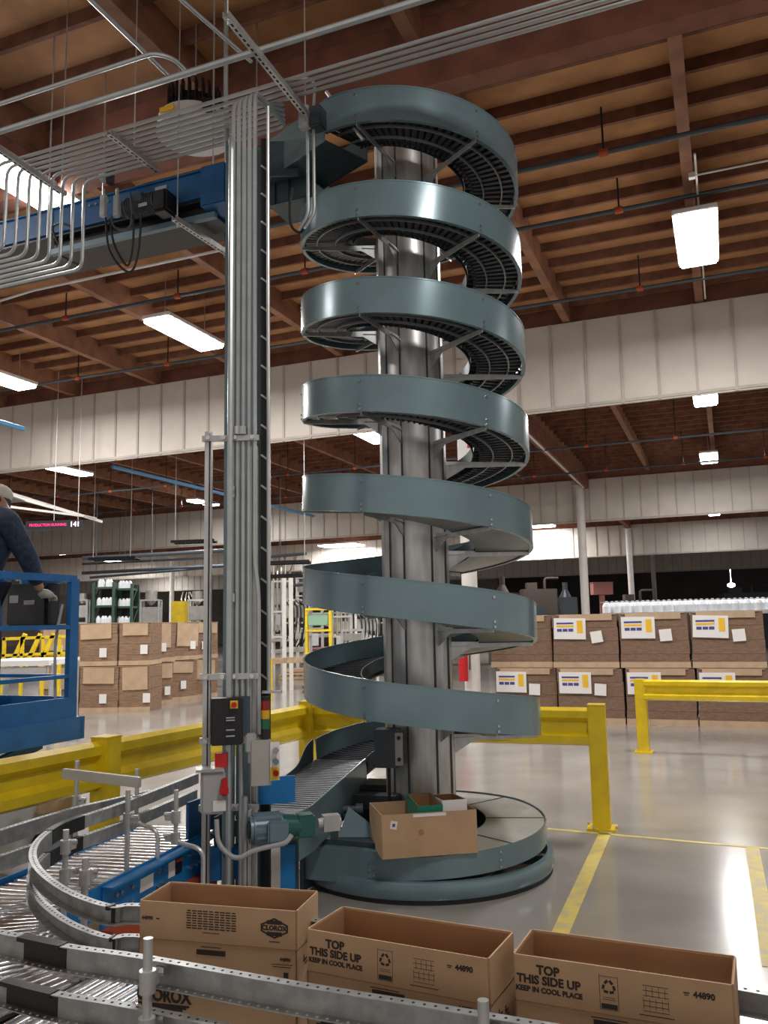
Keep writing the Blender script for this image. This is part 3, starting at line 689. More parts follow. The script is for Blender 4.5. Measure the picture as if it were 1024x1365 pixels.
ext = [Vector((1.9, 1.75, 0)), Vector((.9, 2.33, 0)), Vector((0, 2.78, 0)), Vector((-.45, 2.98, 0))]
ip = ext+[Vector((-.88, 3.085, 0))]+[Vector((p.x, p.y, 0)) for p in inner_top[1:]]
guide(ip, 'upper hairpin guide rail bending around the inside of the conveyor curve', .85, -1, blacks=((ZP(152, 1208, .85), ZP(150, 1207, .85)), (ZP(122, 1105, .85), ZP(157, 1090, .85))))
guide([Vector((p.x-.01, p.y+.012, 0)) for p in ip], 'lower hairpin guide rail bending around the inside of the conveyor curve', .745, -1, blacks=((ZP(152, 1208, .85), ZP(150, 1207, .85)), (ZP(122, 1105, .85), ZP(157, 1090, .85))))
no = [ZP(x, y, .85) for x, y in [(640, 1347), (400, 1308), (200, 1273), (90, 1257), (0, 1238)]]
nod = (no[0]-no[2]).normalized()
outp = [no[0]+nod*1.0, no[0], no[1], no[2], no[3], no[4], Vector((-1.62, 3.02, 0)), Vector((-1.86, 3.28, 0)), Vector((-1.96, 3.62, 0)), Vector((-1.95, 3.95, 0)), Vector((-1.87, 4.2, 0)), Vector((-1.79, 4.43, 0)), Vector((-1.69, 4.68, 0)), Vector((-1.55, 4.9, 0)), Vector((-1.40, 5.15, 0))]
guide(outp, 'upper outer guide rail crossing in front of the open boxes and round the curve', .85, -1, blacks=((ZP(32, 1245, .85), ZP(95, 1256, .85)),), hgt=.075, low=True)
guide([Vector((p.x-.015, p.y-.02, 0)) if i < 7 else Vector((p.x-.02, p.y+.01, 0)) for i, p in enumerate(outp[:13])], 'lower outer guide rail in front of the open boxes, below the upper one', .722, -1, blacks=((ZP(22, 1245, .85), ZP(85, 1256, .85)),), hgt=.075, low=True)
# clamps and rods holding the rails
def rodpost(p, z0, z1, label, bend=None, clamps=(), cdir=Vector((0, 1, 0))):
    t = thing('rail_post', label, 'rail post', (p.x, p.y, z0), group=None)
    b_ = MB()
    if bend: b_.tube([p+Vector((0, 0, z1)), p+Vector((0, 0, ZR+.20)), p+bend+Vector((0, 0, ZR+.17)), p+bend+Vector((0, 0, z0))], .012, bend=.05)
    else: b_.cyl(p+Vector((0, 0, z0)), p+Vector((0, 0, z1)), .014, n=12)
    b_.build('rod', 'galv', t, smooth=True)
    for z in clamps:
        b_ = MB(); b_.cyl(p+Vector((0, 0, z-.03)), p+Vector((0, 0, z+.03)), .024, n=12); b_.bar(p+Vector((0, 0, z)), p+cdir*.06+Vector((0, 0, z)), .02, .04)
        b_.cyl(p+cdir*.045+Vector((-.02, 0, z+.01)), p+cdir*.045+Vector((.02, 0, z+.01)), .012, n=8); b_.build('clamp', 'galv', t, smooth=True)
cN = Vector((.36, .93, 0))
p = ZP(211, 1262, .93); p.z = 0; rodpost(Vector((no[2].x+.02, no[2].y-.095, 0)), .30, .93, 'galvanised post clamped to the front rails before the left open box', clamps=(.815, .69), cdir=cN)
rodpost(Vector((no[0].x, no[0].y-.085, 0)), .30, .91, 'galvanised post clamped to the front rails before the middle open box', clamps=(.815, .69), cdir=cN)
e2 = e_
for (x, y, z1, lab, bnd) in ((183, 1025, 1.0, 'tall bent rail post holding the short crossbar over the rollers', e2*.14), (235, 1053, .96, 'bent rail post beside the grey disconnect box at the conveyor end', e2*.16)):
    p = ZP(x, y, z1); p.z = 0
    rodpost(p, ZR-.06, z1, lab, bnd, clamps=(.825, .72), cdir=-e2)
p = ZP(103, 1014, 1.03); p.z = 0; rodpost(p, .45, 1.03, 'slim straight rail post at the left end of the short crossbar', clamps=(.8,), cdir=e2)
p = ZP(171, 1048, .95); p.z = 0; rodpost(p, .45, .93, 'short rail post behind the crossbar, left of its right end', clamps=(.78,), cdir=e2)
for x, y, lab in ((88, 1112, 'stubby rail post at the tip of the hairpin rails'), (114, 1150, 'short post standing among rollers inside the hairpin bend')):
    p = ZP(x, y, .87); p.z = 0; rodpost(p, ZR-.05, .89, lab, None, clamps=(.815, .69), cdir=cN)
p, q = ZP(84, 1031, 1.0), ZP(187, 1043, .97)
b_ = MB(); b_.bar(p, q, .03, .055, bev=.004); t = solo(b_, 'crossbar', 'pan', 'short beige crossbar channel held over the rollers between two posts', 'bar')
b_ = MB(); b_.box((0, 0, .03), (.02, .02, .02)); b_.build('end_bolt', 'chrome', t, local=True)
b_ = MB(); p = ZP(75, 1128, .56); b_.tube([ZP(95, 1165, .52), ZP(118, 1155, .60), ZP(120, 1195, .40)], .014, bend=.05); solo(b_, 'bent_rod', 'galv', 'bent steel rod beside the hairpin bend, over the rollers', 'rod', smooth=True)
# ================================================================== OPEN BOXES
def open_box(FL, ang, L, D, z0, z1, label, kind):
    t = thing('open_box', label, 'box', (FL.x, FL.y, z0), ang)
    H = z1-z0; fz = H-.115; th = .005
    b_ = MB()
    b_.box((L/2, th/2, fz/2), (L, th, fz)); b_.box((L/2, D-th/2, fz/2), (L, th, fz)); b_.box((th/2, D/2, fz/2), (th, D, fz)); b_.box((L-th/2, D/2, fz/2), (th, D, fz)); b_.box((L/2, D/2, .003), (L, D, .006))
    b_.build('carton', 'card', t, local=True)
    for nm, c, sx, sy in (('flap', (L/2, th/2-.001), L-.008, th), ('flap', (L/2, D-th/2+.001), L-.008, th), ('flap', (th/2-.001, D/2), th, D-.012), ('flap', (L-th/2+.001, D/2), th, D-.012)):
        f = MB(); f.box((c[0], c[1], fz+.0575+.001), (sx, sy, .113)); fo = f.build('flap', 'card', t, local=True)
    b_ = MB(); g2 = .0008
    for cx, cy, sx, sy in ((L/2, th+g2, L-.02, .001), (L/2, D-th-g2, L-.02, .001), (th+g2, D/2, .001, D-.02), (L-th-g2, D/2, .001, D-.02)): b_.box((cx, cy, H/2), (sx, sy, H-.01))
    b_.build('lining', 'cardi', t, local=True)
    b_ = MB(); b_.box((L/2, -.0012, fz), (L-.01, .001, .003)); b_.box((L+.0012, D/2, fz), (.001, D-.01, .003)); b_.build('fold_line', 'cardi', t, local=True)
    pr = MB()
    def flush(nm):
        nonlocal pr
        pr.build(nm, 'ink', t, local=True); pr = MB()
    def T(txt, x, z, s, bold=0, sx=1, face=0):
        mm = face_m((x, -.0015, z), (1, 0, 0), (0, 0, 1), 0) if not face else face_m((L+.0015, x, z), (0, 1, 0), (0, 0, 1), 0)
        add_text(pr, txt, s, mm, bold, sx)
    def Rc(x, z, sx, sz): pr.box((x, -.0013, z), (sx, .0006, sz))
    if kind == 'top':
        T('TOP', L*.17, H-.032, .031, .0013); T('THIS SIDE UP', L*.17, H-.058, .029, .0012); T('KEEP IN COOL PLACE', L*.17, H-.082, .018, .0008)
        flush('text_print')
        # recycling mark: framed box, three bent arrows, solid foot bar
        x0, z0_ = L*.455, H-.060
        Rc(x0, z0_+.037, .046, .001); Rc(x0, z0_-.042, .046, .001); Rc(x0-.023, z0_, .001, .08); Rc(x0+.023, z0_, .001, .08); Rc(x0, z0_-.034, .040, .012)
        for k in range(3):
            a_ = 2*PI*k/3+PI/2
            for s in (-1, 1):
                aa = a_+s*.48; c = (x0+.0135*math.cos(aa), z0_+.012+.0135*math.sin(aa))
                pr.box((c[0], -.0013, c[1]), (.011, .0006, .0065), mtx=Matrix.Rotation(-(aa+PI/2+s*.35), 4, 'Y'))
        Rc(x0, z0_-.013, .03, .001); Rc(x0, z0_-.018, .034, .001)
        flush('recycling_mark')
        # pallet pattern diagram
        x1 = L*.665
        for k in range(6): Rc(x1, z0_+.030-.012*k, .062, .0012)
        for k in range(9): Rc(x1-.030+.0075*k, z0_+(.015 if k % 2 else -.012), .001, .024)
        Rc(x1, z0_-.040, .085, .002)
        flush('pallet_diagram')
        T('44890', L*.875, H-.035, .020, .0008); Rc(L*.80, H-.033, .014, .003); Rc(L*.80, H-.038, .010, .002)
        flush('number_print')
        Rc(L*.45, fz-.01, .09, .002); Rc(L*.47, fz-.022, .10, .014); flush('code_print'); T('44890', L*.875, fz-.02, .016, .0005)
    else:
        for k in range(8):
            for q_ in range(9): Rc(L*.47-.078+.0195*q_, H-.020-.0075*k, .0165 if (k*5+q_*3) % 4 else .012, .0036)
        Rc(L*.47, H-.084, .06, .002)
        flush('text_print')
        T('44890', L*.055, H-.052, .016, .0005); Rc(L*.125, H-.052, .012, .004); flush('number_print'); Rc(L*.47, fz-.012, .07, .0025); Rc(L*.47, fz-.028, .10, .016)
        T('44890', L*.93, fz-.03, .014, .0004); Rc(L*.91, fz-.045, .07, .002); Rc(L*.91, fz-.052, .06, .002); Rc(L*.935, fz-.075, .016, .016)
        flush('code_print')
        # diamond logo, upper right
        x0, z0_ = L*.865, H-.055
        for s in (-1, 1):
            pr.box((x0+s*.022, -.0013, z0_+.0185), (.05, .0006, .005), mtx=Matrix.Rotation(s*.42, 4, 'Y')); pr.box((x0+s*.022, -.0013, z0_-.0185), (.05, .0006, .005), mtx=Matrix.Rotation(-s*.42, 4, 'Y')); Rc(x0+s*.043, z0_, .005, .018)
        Rc(x0, z0_+.017, .05, .012); Rc(x0, z0_-.017, .05, .012)
        T('CLOROX', x0, z0_, .020, .001); Rc(x0, z0_-.040, .035, .003)
    flush('logo_print' if kind != 'top' else 'number_print')
    # big oval emblem low on the front with the word knocked out
    ex_, ez = L*(.17 if kind != 'top' else .20), H-.285
    for k in range(15):
        zz = -.045+.09*k/14; hw = .105*math.sqrt(max(0, 1-(zz/.05)**2))
        if abs(zz) > .024: Rc(ex_, ez+zz, hw*2, .0062)
    pr.build('oval_emblem', 'ink', t, local=True)
    p2 = MB(); add_text(p2, 'CLOROX', .052, face_m((ex_, -.0018, ez), (1, 0, 0), (0, 0, 1), 0), .0022, .88); p2.build('emblem_print', 'ink', t, local=True)
    p3 = MB()
    for k, (yy, zz, s) in enumerate(((D*.35, fz-.05, .03), (D*.6, fz-.06, .02), (D*.5, fz-.16, .06), (D*.45, fz-.22, .05))):
        p3.box((L+.0014, yy, zz), (.0006, s, .006)); p3.box((L+.0014, yy+.01, zz-.012), (.0006, s*.7, .004)); p3.box((L+.0014, yy-.01, zz+.006), (.0006, .006, .02))
    p3.build('side_print', 'ink', t, local=True)
    return t
ZB = .92
open_box(ZP(186, 1200, ZB), math.radians(-14.5), .545, .205, ZR+.002, ZB, 'open brown box with text block and diamond emblem, leftmost of three in front', 'text')
open_box(ZP(409, 1238, ZB), math.radians(-26.3), .56, .215, ZR+.002, ZB, 'open brown box reading THIS SIDE UP, middle of the three in front', 'top')
open_box(ZP(684, 1271, ZB), math.radians(-24), .545, .195, ZR+.002, ZB, 'open brown box reading THIS SIDE UP at the right, over the yellow floor line', 'top')
# ================================================================== MAST, STRUTS, PANELS
t = thing('support_mast', 'tall narrow steel support mast left of the spiral reaching the overhead conveyor', 'support frame', (-.9, 5.35, 0))
b_ = MB(); b_.box((-1.0, 5.40, 2.55), (.07, .05, 5.1)); b_.build('channel_post', 'paint', t)
b_ = MB(); b_.box((-.885, 5.46, 2.55), (.16, .012, 5.1)); b_.build('back_plate', 'paint', t)
b_ = MB(); b_.box((-.765, 5.38, 2.55), (.055, .06, 5.1)); b_.build('cable_channel', 'black', t)
b_ = MB()
for k in range(21): b_.bar((-.79, 5.345, .9+.2*k), (-.738, 5.345, .86+.2*k), .004, .012)
build_each(b_, 'cable_tie', 'galv', t)
b_ = MB(); b_.box((-.88, 5.4, .008), (.4, .2, .016)); b_.build('base_plate', 'paintd', t)
t = thing('control_stand', 'slotted strut frame of two uprights carrying the control boxes', 'strut frame', (-1.0, 5.25, 0))
for x, h in ((-1.105, 3.03), (-.815, 2.93)):
    b_ = MB(); b_.box((x-.018, 5.24, h/2), (.006, .045, h)); b_.box((x+.018, 5.24, h/2), (.006, .045, h)); b_.box((x, 5.262, h/2), (.042, .004, h)); 
    if x < -1: b_.box((x-.008, 5.216, h/2), (.026, .004, h))
    b_.build('upright', 'galv', t)
    b_ = MB(); b_.box((x, 5.02+.215, 0.008), (.12, .12, .016)); b_.build('foot_plate', 'galv', t)
for z in (2.98, 1.50, .73, 1.12):
    b_ = MB(); b_.box((-.96, 5.205, z), (.36, .028, .035)); b_.build('crossbar', 'galv', t)
    b_ = MB()
    for x in (-1.10, -1.0, -.93, -.82): b_.cyl((x, 5.195, z), (x, 5.17, z), .014, n=8)
    build_each(b_, 'bolt', 'chrome', t)
# vfd
t = thing('drive_controller', 'black drive controller box with a yellow and red stop knob', 'control box', (-.96, 5.08, 1.11))
b_ = MB(); b_.box((-.962, 5.12, 1.245), (.19, .13, .27), math.radians(14), bev=.008); b_.build('enclosure', 'black', t)
b_ = MB(); b_.box((-.905, 5.048, 1.345), (.045, .012, .045), math.radians(14)); k_ = b_.build('yellow_plate', 'yellow', t)
b_ = MB(); b_.cyl((-.905, 5.045, 1.345), (-.897, 5.01, 1.345), .016, n=14); b_.build('stop_knob', 'red', k_, smooth=True)
b_ = MB()
for z in (1.27, 1.255, 1.20, 1.165): b_.box((-.925, 5.044, z), (.05, .006, .007), math.radians(14))
b_.build('keypad', 'grey', t)
# disconnect
t = thing('disconnect_switch', 'grey disconnect switch box with a red handle on the strut frame', 'switch', (-1.03, 5.05, .72))
b_ = MB(); b_.box((-1.035, 5.09, .845), (.14, .12, .24), math.radians(14), bev=.012); b_.build('enclosure', 'grey', t)
b_ = MB(); b_.box((-1.05, 5.075, .975), (.16, .13, .015), math.radians(14)); b_.build('lid_edge', 'galv', t)
b_ = MB(); b_.box((-.955, 5.03, .88), (.035, .03, .10), math.radians(14), bev=.006); b_.box((-.955, 5.02, .86), (.05, .03, .03), math.radians(14)); b_.build('red_handle', 'red', t)
b_ = MB(); b_.box((-.985, 5.035, .775), (.075, .004, .06), math.radians(14)); b_.build('rating_label', 'paper', t)
b_ = MB(); b_.box((-.99, 5.12, 1.02), (.07, .05, .08)); b_.build('side_cover', 'red', t)
# push-button station
t = thing('button_station', 'stainless push button station with three buttons on a yellow strip', 'control box', (-.74, 5.1, .89))
b_ = MB(); b_.box((-.765, 5.15, 1.0), (.12, .12, .26), math.radians(14), bev=.004); b_.build('enclosure', 'pan', t)
b_ = MB(); b_.box((-.672, 5.10, 1.01), (.055, .008, .22), math.radians(14)); fp_ = b_.build('face_plate', 'paper', t)
b_ = MB(); b_.box((-.672, 5.094, .94), (.05, .006, .07), math.radians(14)); b_.build('warning_plate', 'yellow', fp_)
for z, mt in ((1.075, 'chrome'), (1.01, 'motor'), (.945, 'redd')):
    b_ = MB(); b_.cyl((-.668, 5.095, z), (-.660, 5.062, z), .017, n=14); build_each(b_, 'push_button', mt, fp_, smooth=True)
# conduit box
b_ = MB(); b_.box((-.815, 5.12, 1.115), (.06, .06, .11), bev=.008); b_.cyl((-.815, 5.12, 1.0), (-.815, 5.12, 1.06), .02); solo(b_, 'junction_box', 'grey', 'small grey junction box between the drive controller and the button station', 'junction box')
# stack light
t = thing('stack_light', 'signal stack light with red, amber and green segments', 'signal light', (-.745, 5.15, 1.13))
for z0, z1, mt, nm in ((1.355, 1.38, 'black', 'top_cap'), (1.30, 1.355, 'redd', 'red_lens'), (1.25, 1.30, 'amber', 'amber_lens'), (1.19, 1.25, 'green', 'green_lens'), (1.13, 1.19, 'black', 'base')):
    b_ = MB(); b_.cyl((-.735, 5.15, z0), (-.735, 5.15, z1), .026, n=18); b_.build(nm, mt, t, smooth=True)
b_ = MB(); b_.cyl((-.735, 5.3, 1.40), (-.735, 5.3, 5.3), .012, n=10); b_.box((-.715, 5.3, 1.395), (.12, .05, .015)); solo(b_, 'hanging_rod', 'galv', 'thin grey vertical pipe hanging right of the mast', 'pipe', smooth=True)
# right lower strut/double rail
b_ = MB(); b_.box((-.83, 5.17, .36), (.02, .03, .72)); b_.box((-.79, 5.17, .36), (.012, .03, .72)); b_.box((-.81, 5.19, .36), (.05, .006, .72)); solo(b_, 'strut_post', 'galv', 'short slotted strut post standing right of the conduits by the motor', 'post')
# drive motor
mp = Vector((-.70, 5.15, .62))
t = thing('electric_motor', 'blue grey electric gear motor mounted on the infeed ramp', 'motor', (-.7, 5.15, .5))
md = Vector((.93, .30, 0)).normalized()
b_ = MB(); b_.cyl(mp-md*.11, mp+md*.06, .085, n=24); b_.cyl(mp-md*.13, mp-md*.11, .075, n=24)
for k in range(16):
    a_ = 2*PI*k/16; off = Vector((-md.y*math.cos(a_), md.x*math.cos(a_), math.sin(a_)))*.088; b_.bar(mp-md*.10+off, mp+md*.05+off, .004, .012)
b_.build('motor_body', 'motor', t, smooth=True)
b_ = MB(); b_.box(mp+Vector((.05, -.09, .0)), (.12, .05, .12), math.radians(18), bev=.01); b_.build('terminal_box', 'motor', t)
b_ = MB(); b_.cyl(mp-md*.131, mp-md*.136, .05, n=20); b_.build('fan_grille', 'black', t)
b_ = MB(); b_.cyl(mp+md*.06, mp+md*.17, .075, .06, n=20); b_.box(mp+md*.2, (.11, .11, .13), math.radians(18), bev=.01); b_.build('gearbox', 'teal', t, smooth=True)
b_ = MB(); b_.cyl(mp+md*.28, mp+md*.42, .03); b_.box(mp+md*.36, (.10, .07, .09), math.radians(18)); b_.build('output_shaft', 'galv', t)
b_ = MB(); b_.tube([(-1.0, 5.03, .70), (-.99, 5.02, .56), (-.88, 5.0, .48), (-.78, 5.02, .53), (-.60, 5.04, .56), (-.57, 5.06, .60)], .014, bend=.06); solo(b_, 'flexible_conduit', 'grey', 'looped grey flexible conduit running from the disconnect switch to the motor', 'conduit', smooth=True)
# blue end frame by mast
t = thing('conveyor_end_frame', 'blue steel end frame joining the roller conveyor to the spiral infeed', 'frame', (-.9, 5.45, 0))
b_ = MB(); b_.box((-.70, 5.34, .80), (.24, .02, .16), math.radians(14)); b_.build('side_plate', 'blue', t)
b_ = MB(); b_.box((-.62, 5.3, .24), (.085, .06, .48)); build_each(b_, 'leg', 'blue', t)
b_ = MB(); b_.box((-1.02, 5.42, .36), (.30, .03, .20), math.radians(16)); b_.cyl((-1.0, 5.40, .42), (-.96, 5.37, .42), .04); b_.build('mounting_plate', 'blue', t)
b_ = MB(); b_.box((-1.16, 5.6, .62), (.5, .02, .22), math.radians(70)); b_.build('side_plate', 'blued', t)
# ================================================================== CONDUITS
gl = 'thin grey electrical conduit in the overhead bundle'
for i in range(9):
    w_ = 4.90+.062*i; ul = -5.42+.062*i; z = 5.66
    P0 = [W(-7.2, w_, z-.72-.01*i), W(ul, w_, z-.72-.01*i), W(ul, w_, z)]
    t_ = None
    b_ = MB()
    if i < 4:
        b_.tube(P0+[W(1.8, w_, z)], .0145, bend=.10)
        lab = 'thin grey overhead conduit running on to the right above the spiral'
        grp = 'conduits running right above the spiral'
    else:
        k = i-4; x = -.955+.036*k; y = 5.22
        top_ = Vector((x, y, z-.45+.02*k))
        uu = W(0, w_, 0); ut = -2.80-.035*k
        pth = P0+[W(ut, w_, z), W(ut+.02, w_, z), top_]
        pth = P0+[W(ut, w_, z), top_+Vector((.0, 0, .08)), top_+Vector((0, 0, -.2)), Vector((x, y, 2.2 if k == 4 else 1.38)), ]
        if k == 4: pth += [Vector((x+.025, y, 2.0)), Vector((x+.025, y, 1.15))]
        b_.tube(pth, .0145, bend=.09)
        lab = 'thin grey conduit bending down from the overhead bundle along the mast'
        grp = 'conduits bending down along the mast'
    solo(b_, 'conduit', 'conduit', lab, 'conduit', grp, smooth=True)
b_ = MB(); b_.tube([Vector((-.955, 5.16, .0)), Vector((-.955, 5.16, 5.0)), W(-3.36, 5.22, 5.35), W(-3.38, 5.22, 5.95), W(-3.38, 5.22, ROOF)], .019, bend=.1); solo(b_, 'conduit', 'conduit', 'thicker vertical conduit at the front of the mast rising to the roof', 'conduit', smooth=True)
b_ = MB(); b_.tube([Vector((-.885, 5.18, .1)), Vector((-.885, 5.18, 1.36))], .014); b_.tube([Vector((-.86, 5.17, .1)), Vector((-.86, 5.17, .8))], .018); solo(b_, 'conduit', 'conduit', 'low vertical conduit reaching the floor below the drive controller', 'conduit', smooth=True)
b_ = MB()
for x, z in ((-.955, 2.6), (-.955, 2.62), (-.95, 1.95), (-.92, 3.0), (-.885, 3.0)): b_.cyl((x, 5.19, z), (x, 5.19, z+.05), .024, n=12)
solo(b_, 'conduit_coupling', 'galv', 'row of bright couplings on the vertical conduits', 'coupling', smooth=True)
for uy, w_, z, lab, r in ((0, 4.62, 5.72, 'thick overhead pipe crossing above the conduit bundle', .024), (0, 4.42, 5.78, 'thinner overhead pipe above the thick pipe at upper left', .016)):
    b_ = MB()
    if r > .02: b_.tube([W(-8, w_, z), W(3, w_, z)], r)
    else: b_.tube([W(-8, w_, z), W(-3.45, w_+.0, z), W(-3.36, w_+.1, z+.0), W(-3.36, w_+.25, z)], r, bend=.1)
    solo(b_, 'overhead_pipe', 'conduit', lab, 'pipe', smooth=True)
def strut(p, q, label, rods):
    t = thing('strut_hanger', label, 'hanger', p)
    d = (q-p).normalized(); x = d.cross(Vector((0, 0, 1))).normalized()
    b_ = MB(); b_.bar(p+x*.02, q+x*.02, .004, .042); b_.bar(p-x*.02, q-x*.02, .004, .042); b_.bar(p+Vector((0, 0, -.02)), q+Vector((0, 0, -.02)), .042, .004); b_.build('channel', 'galv', t)
    L = (q-p).length; h = MB(); k = int(L/.05)
    for i in range(k): c0 = p+d*(.03+.05*i); h.box(c0+Vector((0, 0, -.0225)), (.014, .028, .001), math.atan2(d.y, d.x)-PI/2); h.box(c0-x*.0225, (.001, .028, .012), math.atan2(d.y, d.x)-PI/2)
    h.build('slot_row', 'dark', t)
    for s in rods:
        c0 = p.lerp(q, s); r = MB(); r.cyl(c0-Vector((0, 0, .06)), Vector((c0.x, c0.y, ROOF)), .006, n=6); r.cyl(c0-Vector((0, 0, .035)), c0-Vector((0, 0, .02)), .014, n=6); build_each(r, 'threaded_rod', 'galv', t)
strut(W(-2.66, 4.10, 5.60), W(-2.68, 5.25, 5.60), 'slotted strut hanger crossing the conduits just left of the spiral top', (.02, .97))
strut(W(-5.12, 4.55, 5.60), W(-5.16, 5.42, 5.60), 'slotted strut hanger at the left end of the conduit bundle', (.05, .95))
strut(W(-4.10, 5.55, 5.22), W(-4.06, 6.35, 5.22), 'slotted strut hanger under the overhead blue conveyor', (.06, .9))
strut(W(-4.2, 4.85, 5.62), W(-4.2, 5.45, 5.62), 'short strut hanger in the middle of the conduit bundle', (.5,))
# ================================================================== OVERHEAD CONVEYOR
t = thing('overhead_conveyor', 'blue framed overhead conveyor running left from the spiral top', 'conveyor', W(-5, 6, 5.2))
for v in (5.72, 6.35):
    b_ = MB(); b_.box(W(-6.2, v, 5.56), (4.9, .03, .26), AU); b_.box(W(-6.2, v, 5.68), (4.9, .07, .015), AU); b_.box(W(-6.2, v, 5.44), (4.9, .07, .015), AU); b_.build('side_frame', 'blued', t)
b_ = MB()
for k in range(60): b_.cyl(W(-8.6+.08*k, 5.75, 5.50), W(-8.6+.08*k, 6.32, 5.50), .024, n=10)
build_each(b_, 'roller', 'greyd', t, smooth=True)
b_ = MB(); b_.box(W(-4.72, 5.92, 5.30), (1.75, .30, .02), AU); b_.box(W(-4.72, 5.78, 5.34), (1.75, .015, .09), AU); b_.box(W(-4.72, 6.07, 5.34), (1.75, .015, .09), AU); b_.box(W(-5.59, 5.92, 5.35), (.03, .3, .12), AU); b_.box(W(-6.1, 6.06, 5.41), (4.6, .72, .015), AU); b_.build('belly_pan', 'black', t)
b_ = MB(); b_.box(W(-4.6, 5.92, 5.39), (1.7, .26, .1), AU); b_.build('belt_take_up', 'black', t)
b_ = MB(); b_.box(W(-4.72, 5.76, 5.285), (1.8, .05, .05), AU); b_.build('pan_lip', 'motor', t)
b_ = MB()
for k in range(5): b_.cyl(W(-5.2+.07*k, 5.70, 5.62), W(-5.2+.07*k, 5.69, 5.62), .012, n=8)
build_each(b_, 'bolt', 'chrome', t)
b_ = MB(); b_.box(W(-4.35, 5.70, 5.60), (.12, .004, .07), AU); b_.box(W(-4.32, 5.697, 5.60), (.05, .004, .05), AU); b_.build('number_plate', 'grey', t)
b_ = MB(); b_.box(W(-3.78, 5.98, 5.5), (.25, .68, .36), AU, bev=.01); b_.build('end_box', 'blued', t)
b_ = MB(); b_.box(W(-4.1, 5.72, 5.72), (.9, .05, .04), AU); b_.build('cedar_shim', 'deck', t)
for u in (-7.8, -5.6, -3.8):
    b_ = MB()
    for v in (5.68, 6.4): b_.cyl(W(u, v, 5.4), W(u, v, ROOF), .008, n=6)
    build_each(b_, 'threaded_rod', 'galv', t)
c0 = W(-4.48, 5.62, 5.44)
t = thing('electric_motor', 'dark gear motor slung beside the overhead blue conveyor', 'motor', c0)
b_ = MB(); b_.cyl(c0-A*.16, c0+A*.16, .085, n=20)
for k in range(14): b_.cyl(c0+A*(-.13+.02*k), c0+A*(-.122+.02*k), .095, n=20)
b_.build('motor_body', 'greyd', t, smooth=True)
b_ = MB(); b_.cyl(c0-A*.17, c0-A*.22, .08, .05, n=20); b_.build('fan_cover', 'greyd', t, smooth=True)
b_ = MB(); b_.box(c0+A*.23+Vector((0, 0, -.03)), (.15, .17, .2), AU, bev=.02); b_.build('gearbox', 'black', t)
b_ = MB(); b_.box(c0+A*.02-Bv*.08+Vector((0, 0, .03)), (.10, .05, .09), AU, bev=.008); b_.build('terminal_box', 'greyd', t)
b_ = MB(); b_.box(c0+A*.08-Bv*.098+Vector((0, 0, -.05)), (.09, .004, .03), AU); b_.build('rating_plate', 'grey', t)
# junction boxes and switch overhead
c0 = VP(139, 232, 5.55)
t = thing('safety_switch', 'grey switch with a red cap hanging from the overhead blue conveyor', 'switch', c0)
b_ = MB(); b_.box(c0, (.07, .06, .14), AU, bev=.008); b_.build('switch_body', 'grey', t)
b_ = MB(); b_.box(c0+Vector((0, 0, .05))-Bv*.032, (.05, .02, .05), AU, bev=.005); b_.build('red_cap', 'red', t)
b_ = MB(); b_.box(c0-Bv*.034+Vector((0, 0, -.03)), (.06, .004, .03), AU); b_.build('label_plate', 'paper', t)
b_ = MB(); b_.box(c0+A*.07+Vector((0, 0, .02)), (.05, .05, .26), AU); b_.build('bracket', 'black', t)
c1 = VP(138, 275, 5.52); c2 = VP(156, 275, 5.52)
for c_, lab in ((c1, 'narrow grey electrical box hanging under the red capped switch'), (c2, 'second narrow grey electrical box beside the first, with looping cables')):
    b_ = MB(); b_.box(c_, (.06, .04, .2), AU, bev=.006); b_.cyl(c_+Vector((0, 0, .1)), c_+Vector((0, 0, .16)), .014); solo(b_, 'junction_box', 'grey', lab, 'junction box')
for pts, lab in (([(141, 290), (145, 330), (160, 355), (175, 362), (184, 340), (187, 310), (188, 285)], 'outer loop of black cable drooping below the overhead conveyor'),
                 ([(146, 292), (152, 325), (165, 350), (172, 352), (177, 330), (178, 300), (176, 285)], 'middle loop of black cable drooping below the overhead conveyor'),
                 ([(148, 288), (152, 302), (165, 306), (174, 300), (176, 280), (173, 256)], 'short upper loop of grey cable under the overhead motor'),
                 ([(390, 250), (386, 275), (388, 300), (398, 310), (405, 305)], 'black cable loop hanging left of the spiral top'),
                 ([(78, 325), (70, 305), (80, 298), (94, 302), (96, 312)], 'thin cable curl at the left end of the overhead pan')):
    b_ = MB(); b_.tube(smooth_path([VP(x, y, 5.48) for x, y in pts], 5), .010); solo(b_, 'cable', 'rubber' if 'grey' not in lab else 'greyd', lab, 'cable', smooth=True)
# box left of the spiral top with drop conduit
c0 = VP(418, 160, 5.3)
t = thing('junction_box', 'grey junction box with a white label hanging just left of the spiral top', 'junction box', c0)
b_ = MB(); b_.box(c0+A*.02, (.13, .12, .16), AU, bev=.008); b_.build('enclosure', 'greyd', t)
b_ = MB(); b_.box(c0-A*.05-Bv*.065+Vector((0, 0, -.0)), (.07, .004, .04), AU); b_.build('paper_label', 'paper', t)
b_ = MB(); b_.box(c0-A*.05-Bv*.05, (.08, .06, .18), AU, bev=.006); b_.build('switch_body', 'grey', t)
for dx, lab in ((-.05, 'left drop conduit below the labelled junction box'), (.0, 'right drop conduit below the labelled junction box')):
    b_ = MB(); b_.tube([c0+A*dx+Vector((0, 0, -.08)), c0+A*dx+Vector((0, 0, -.75)), c0+A*(dx-.08)+Vector((0, 0, -.85))], .013, bend=.06); solo(b_, 'conduit', 'conduit', lab, 'conduit', smooth=True)
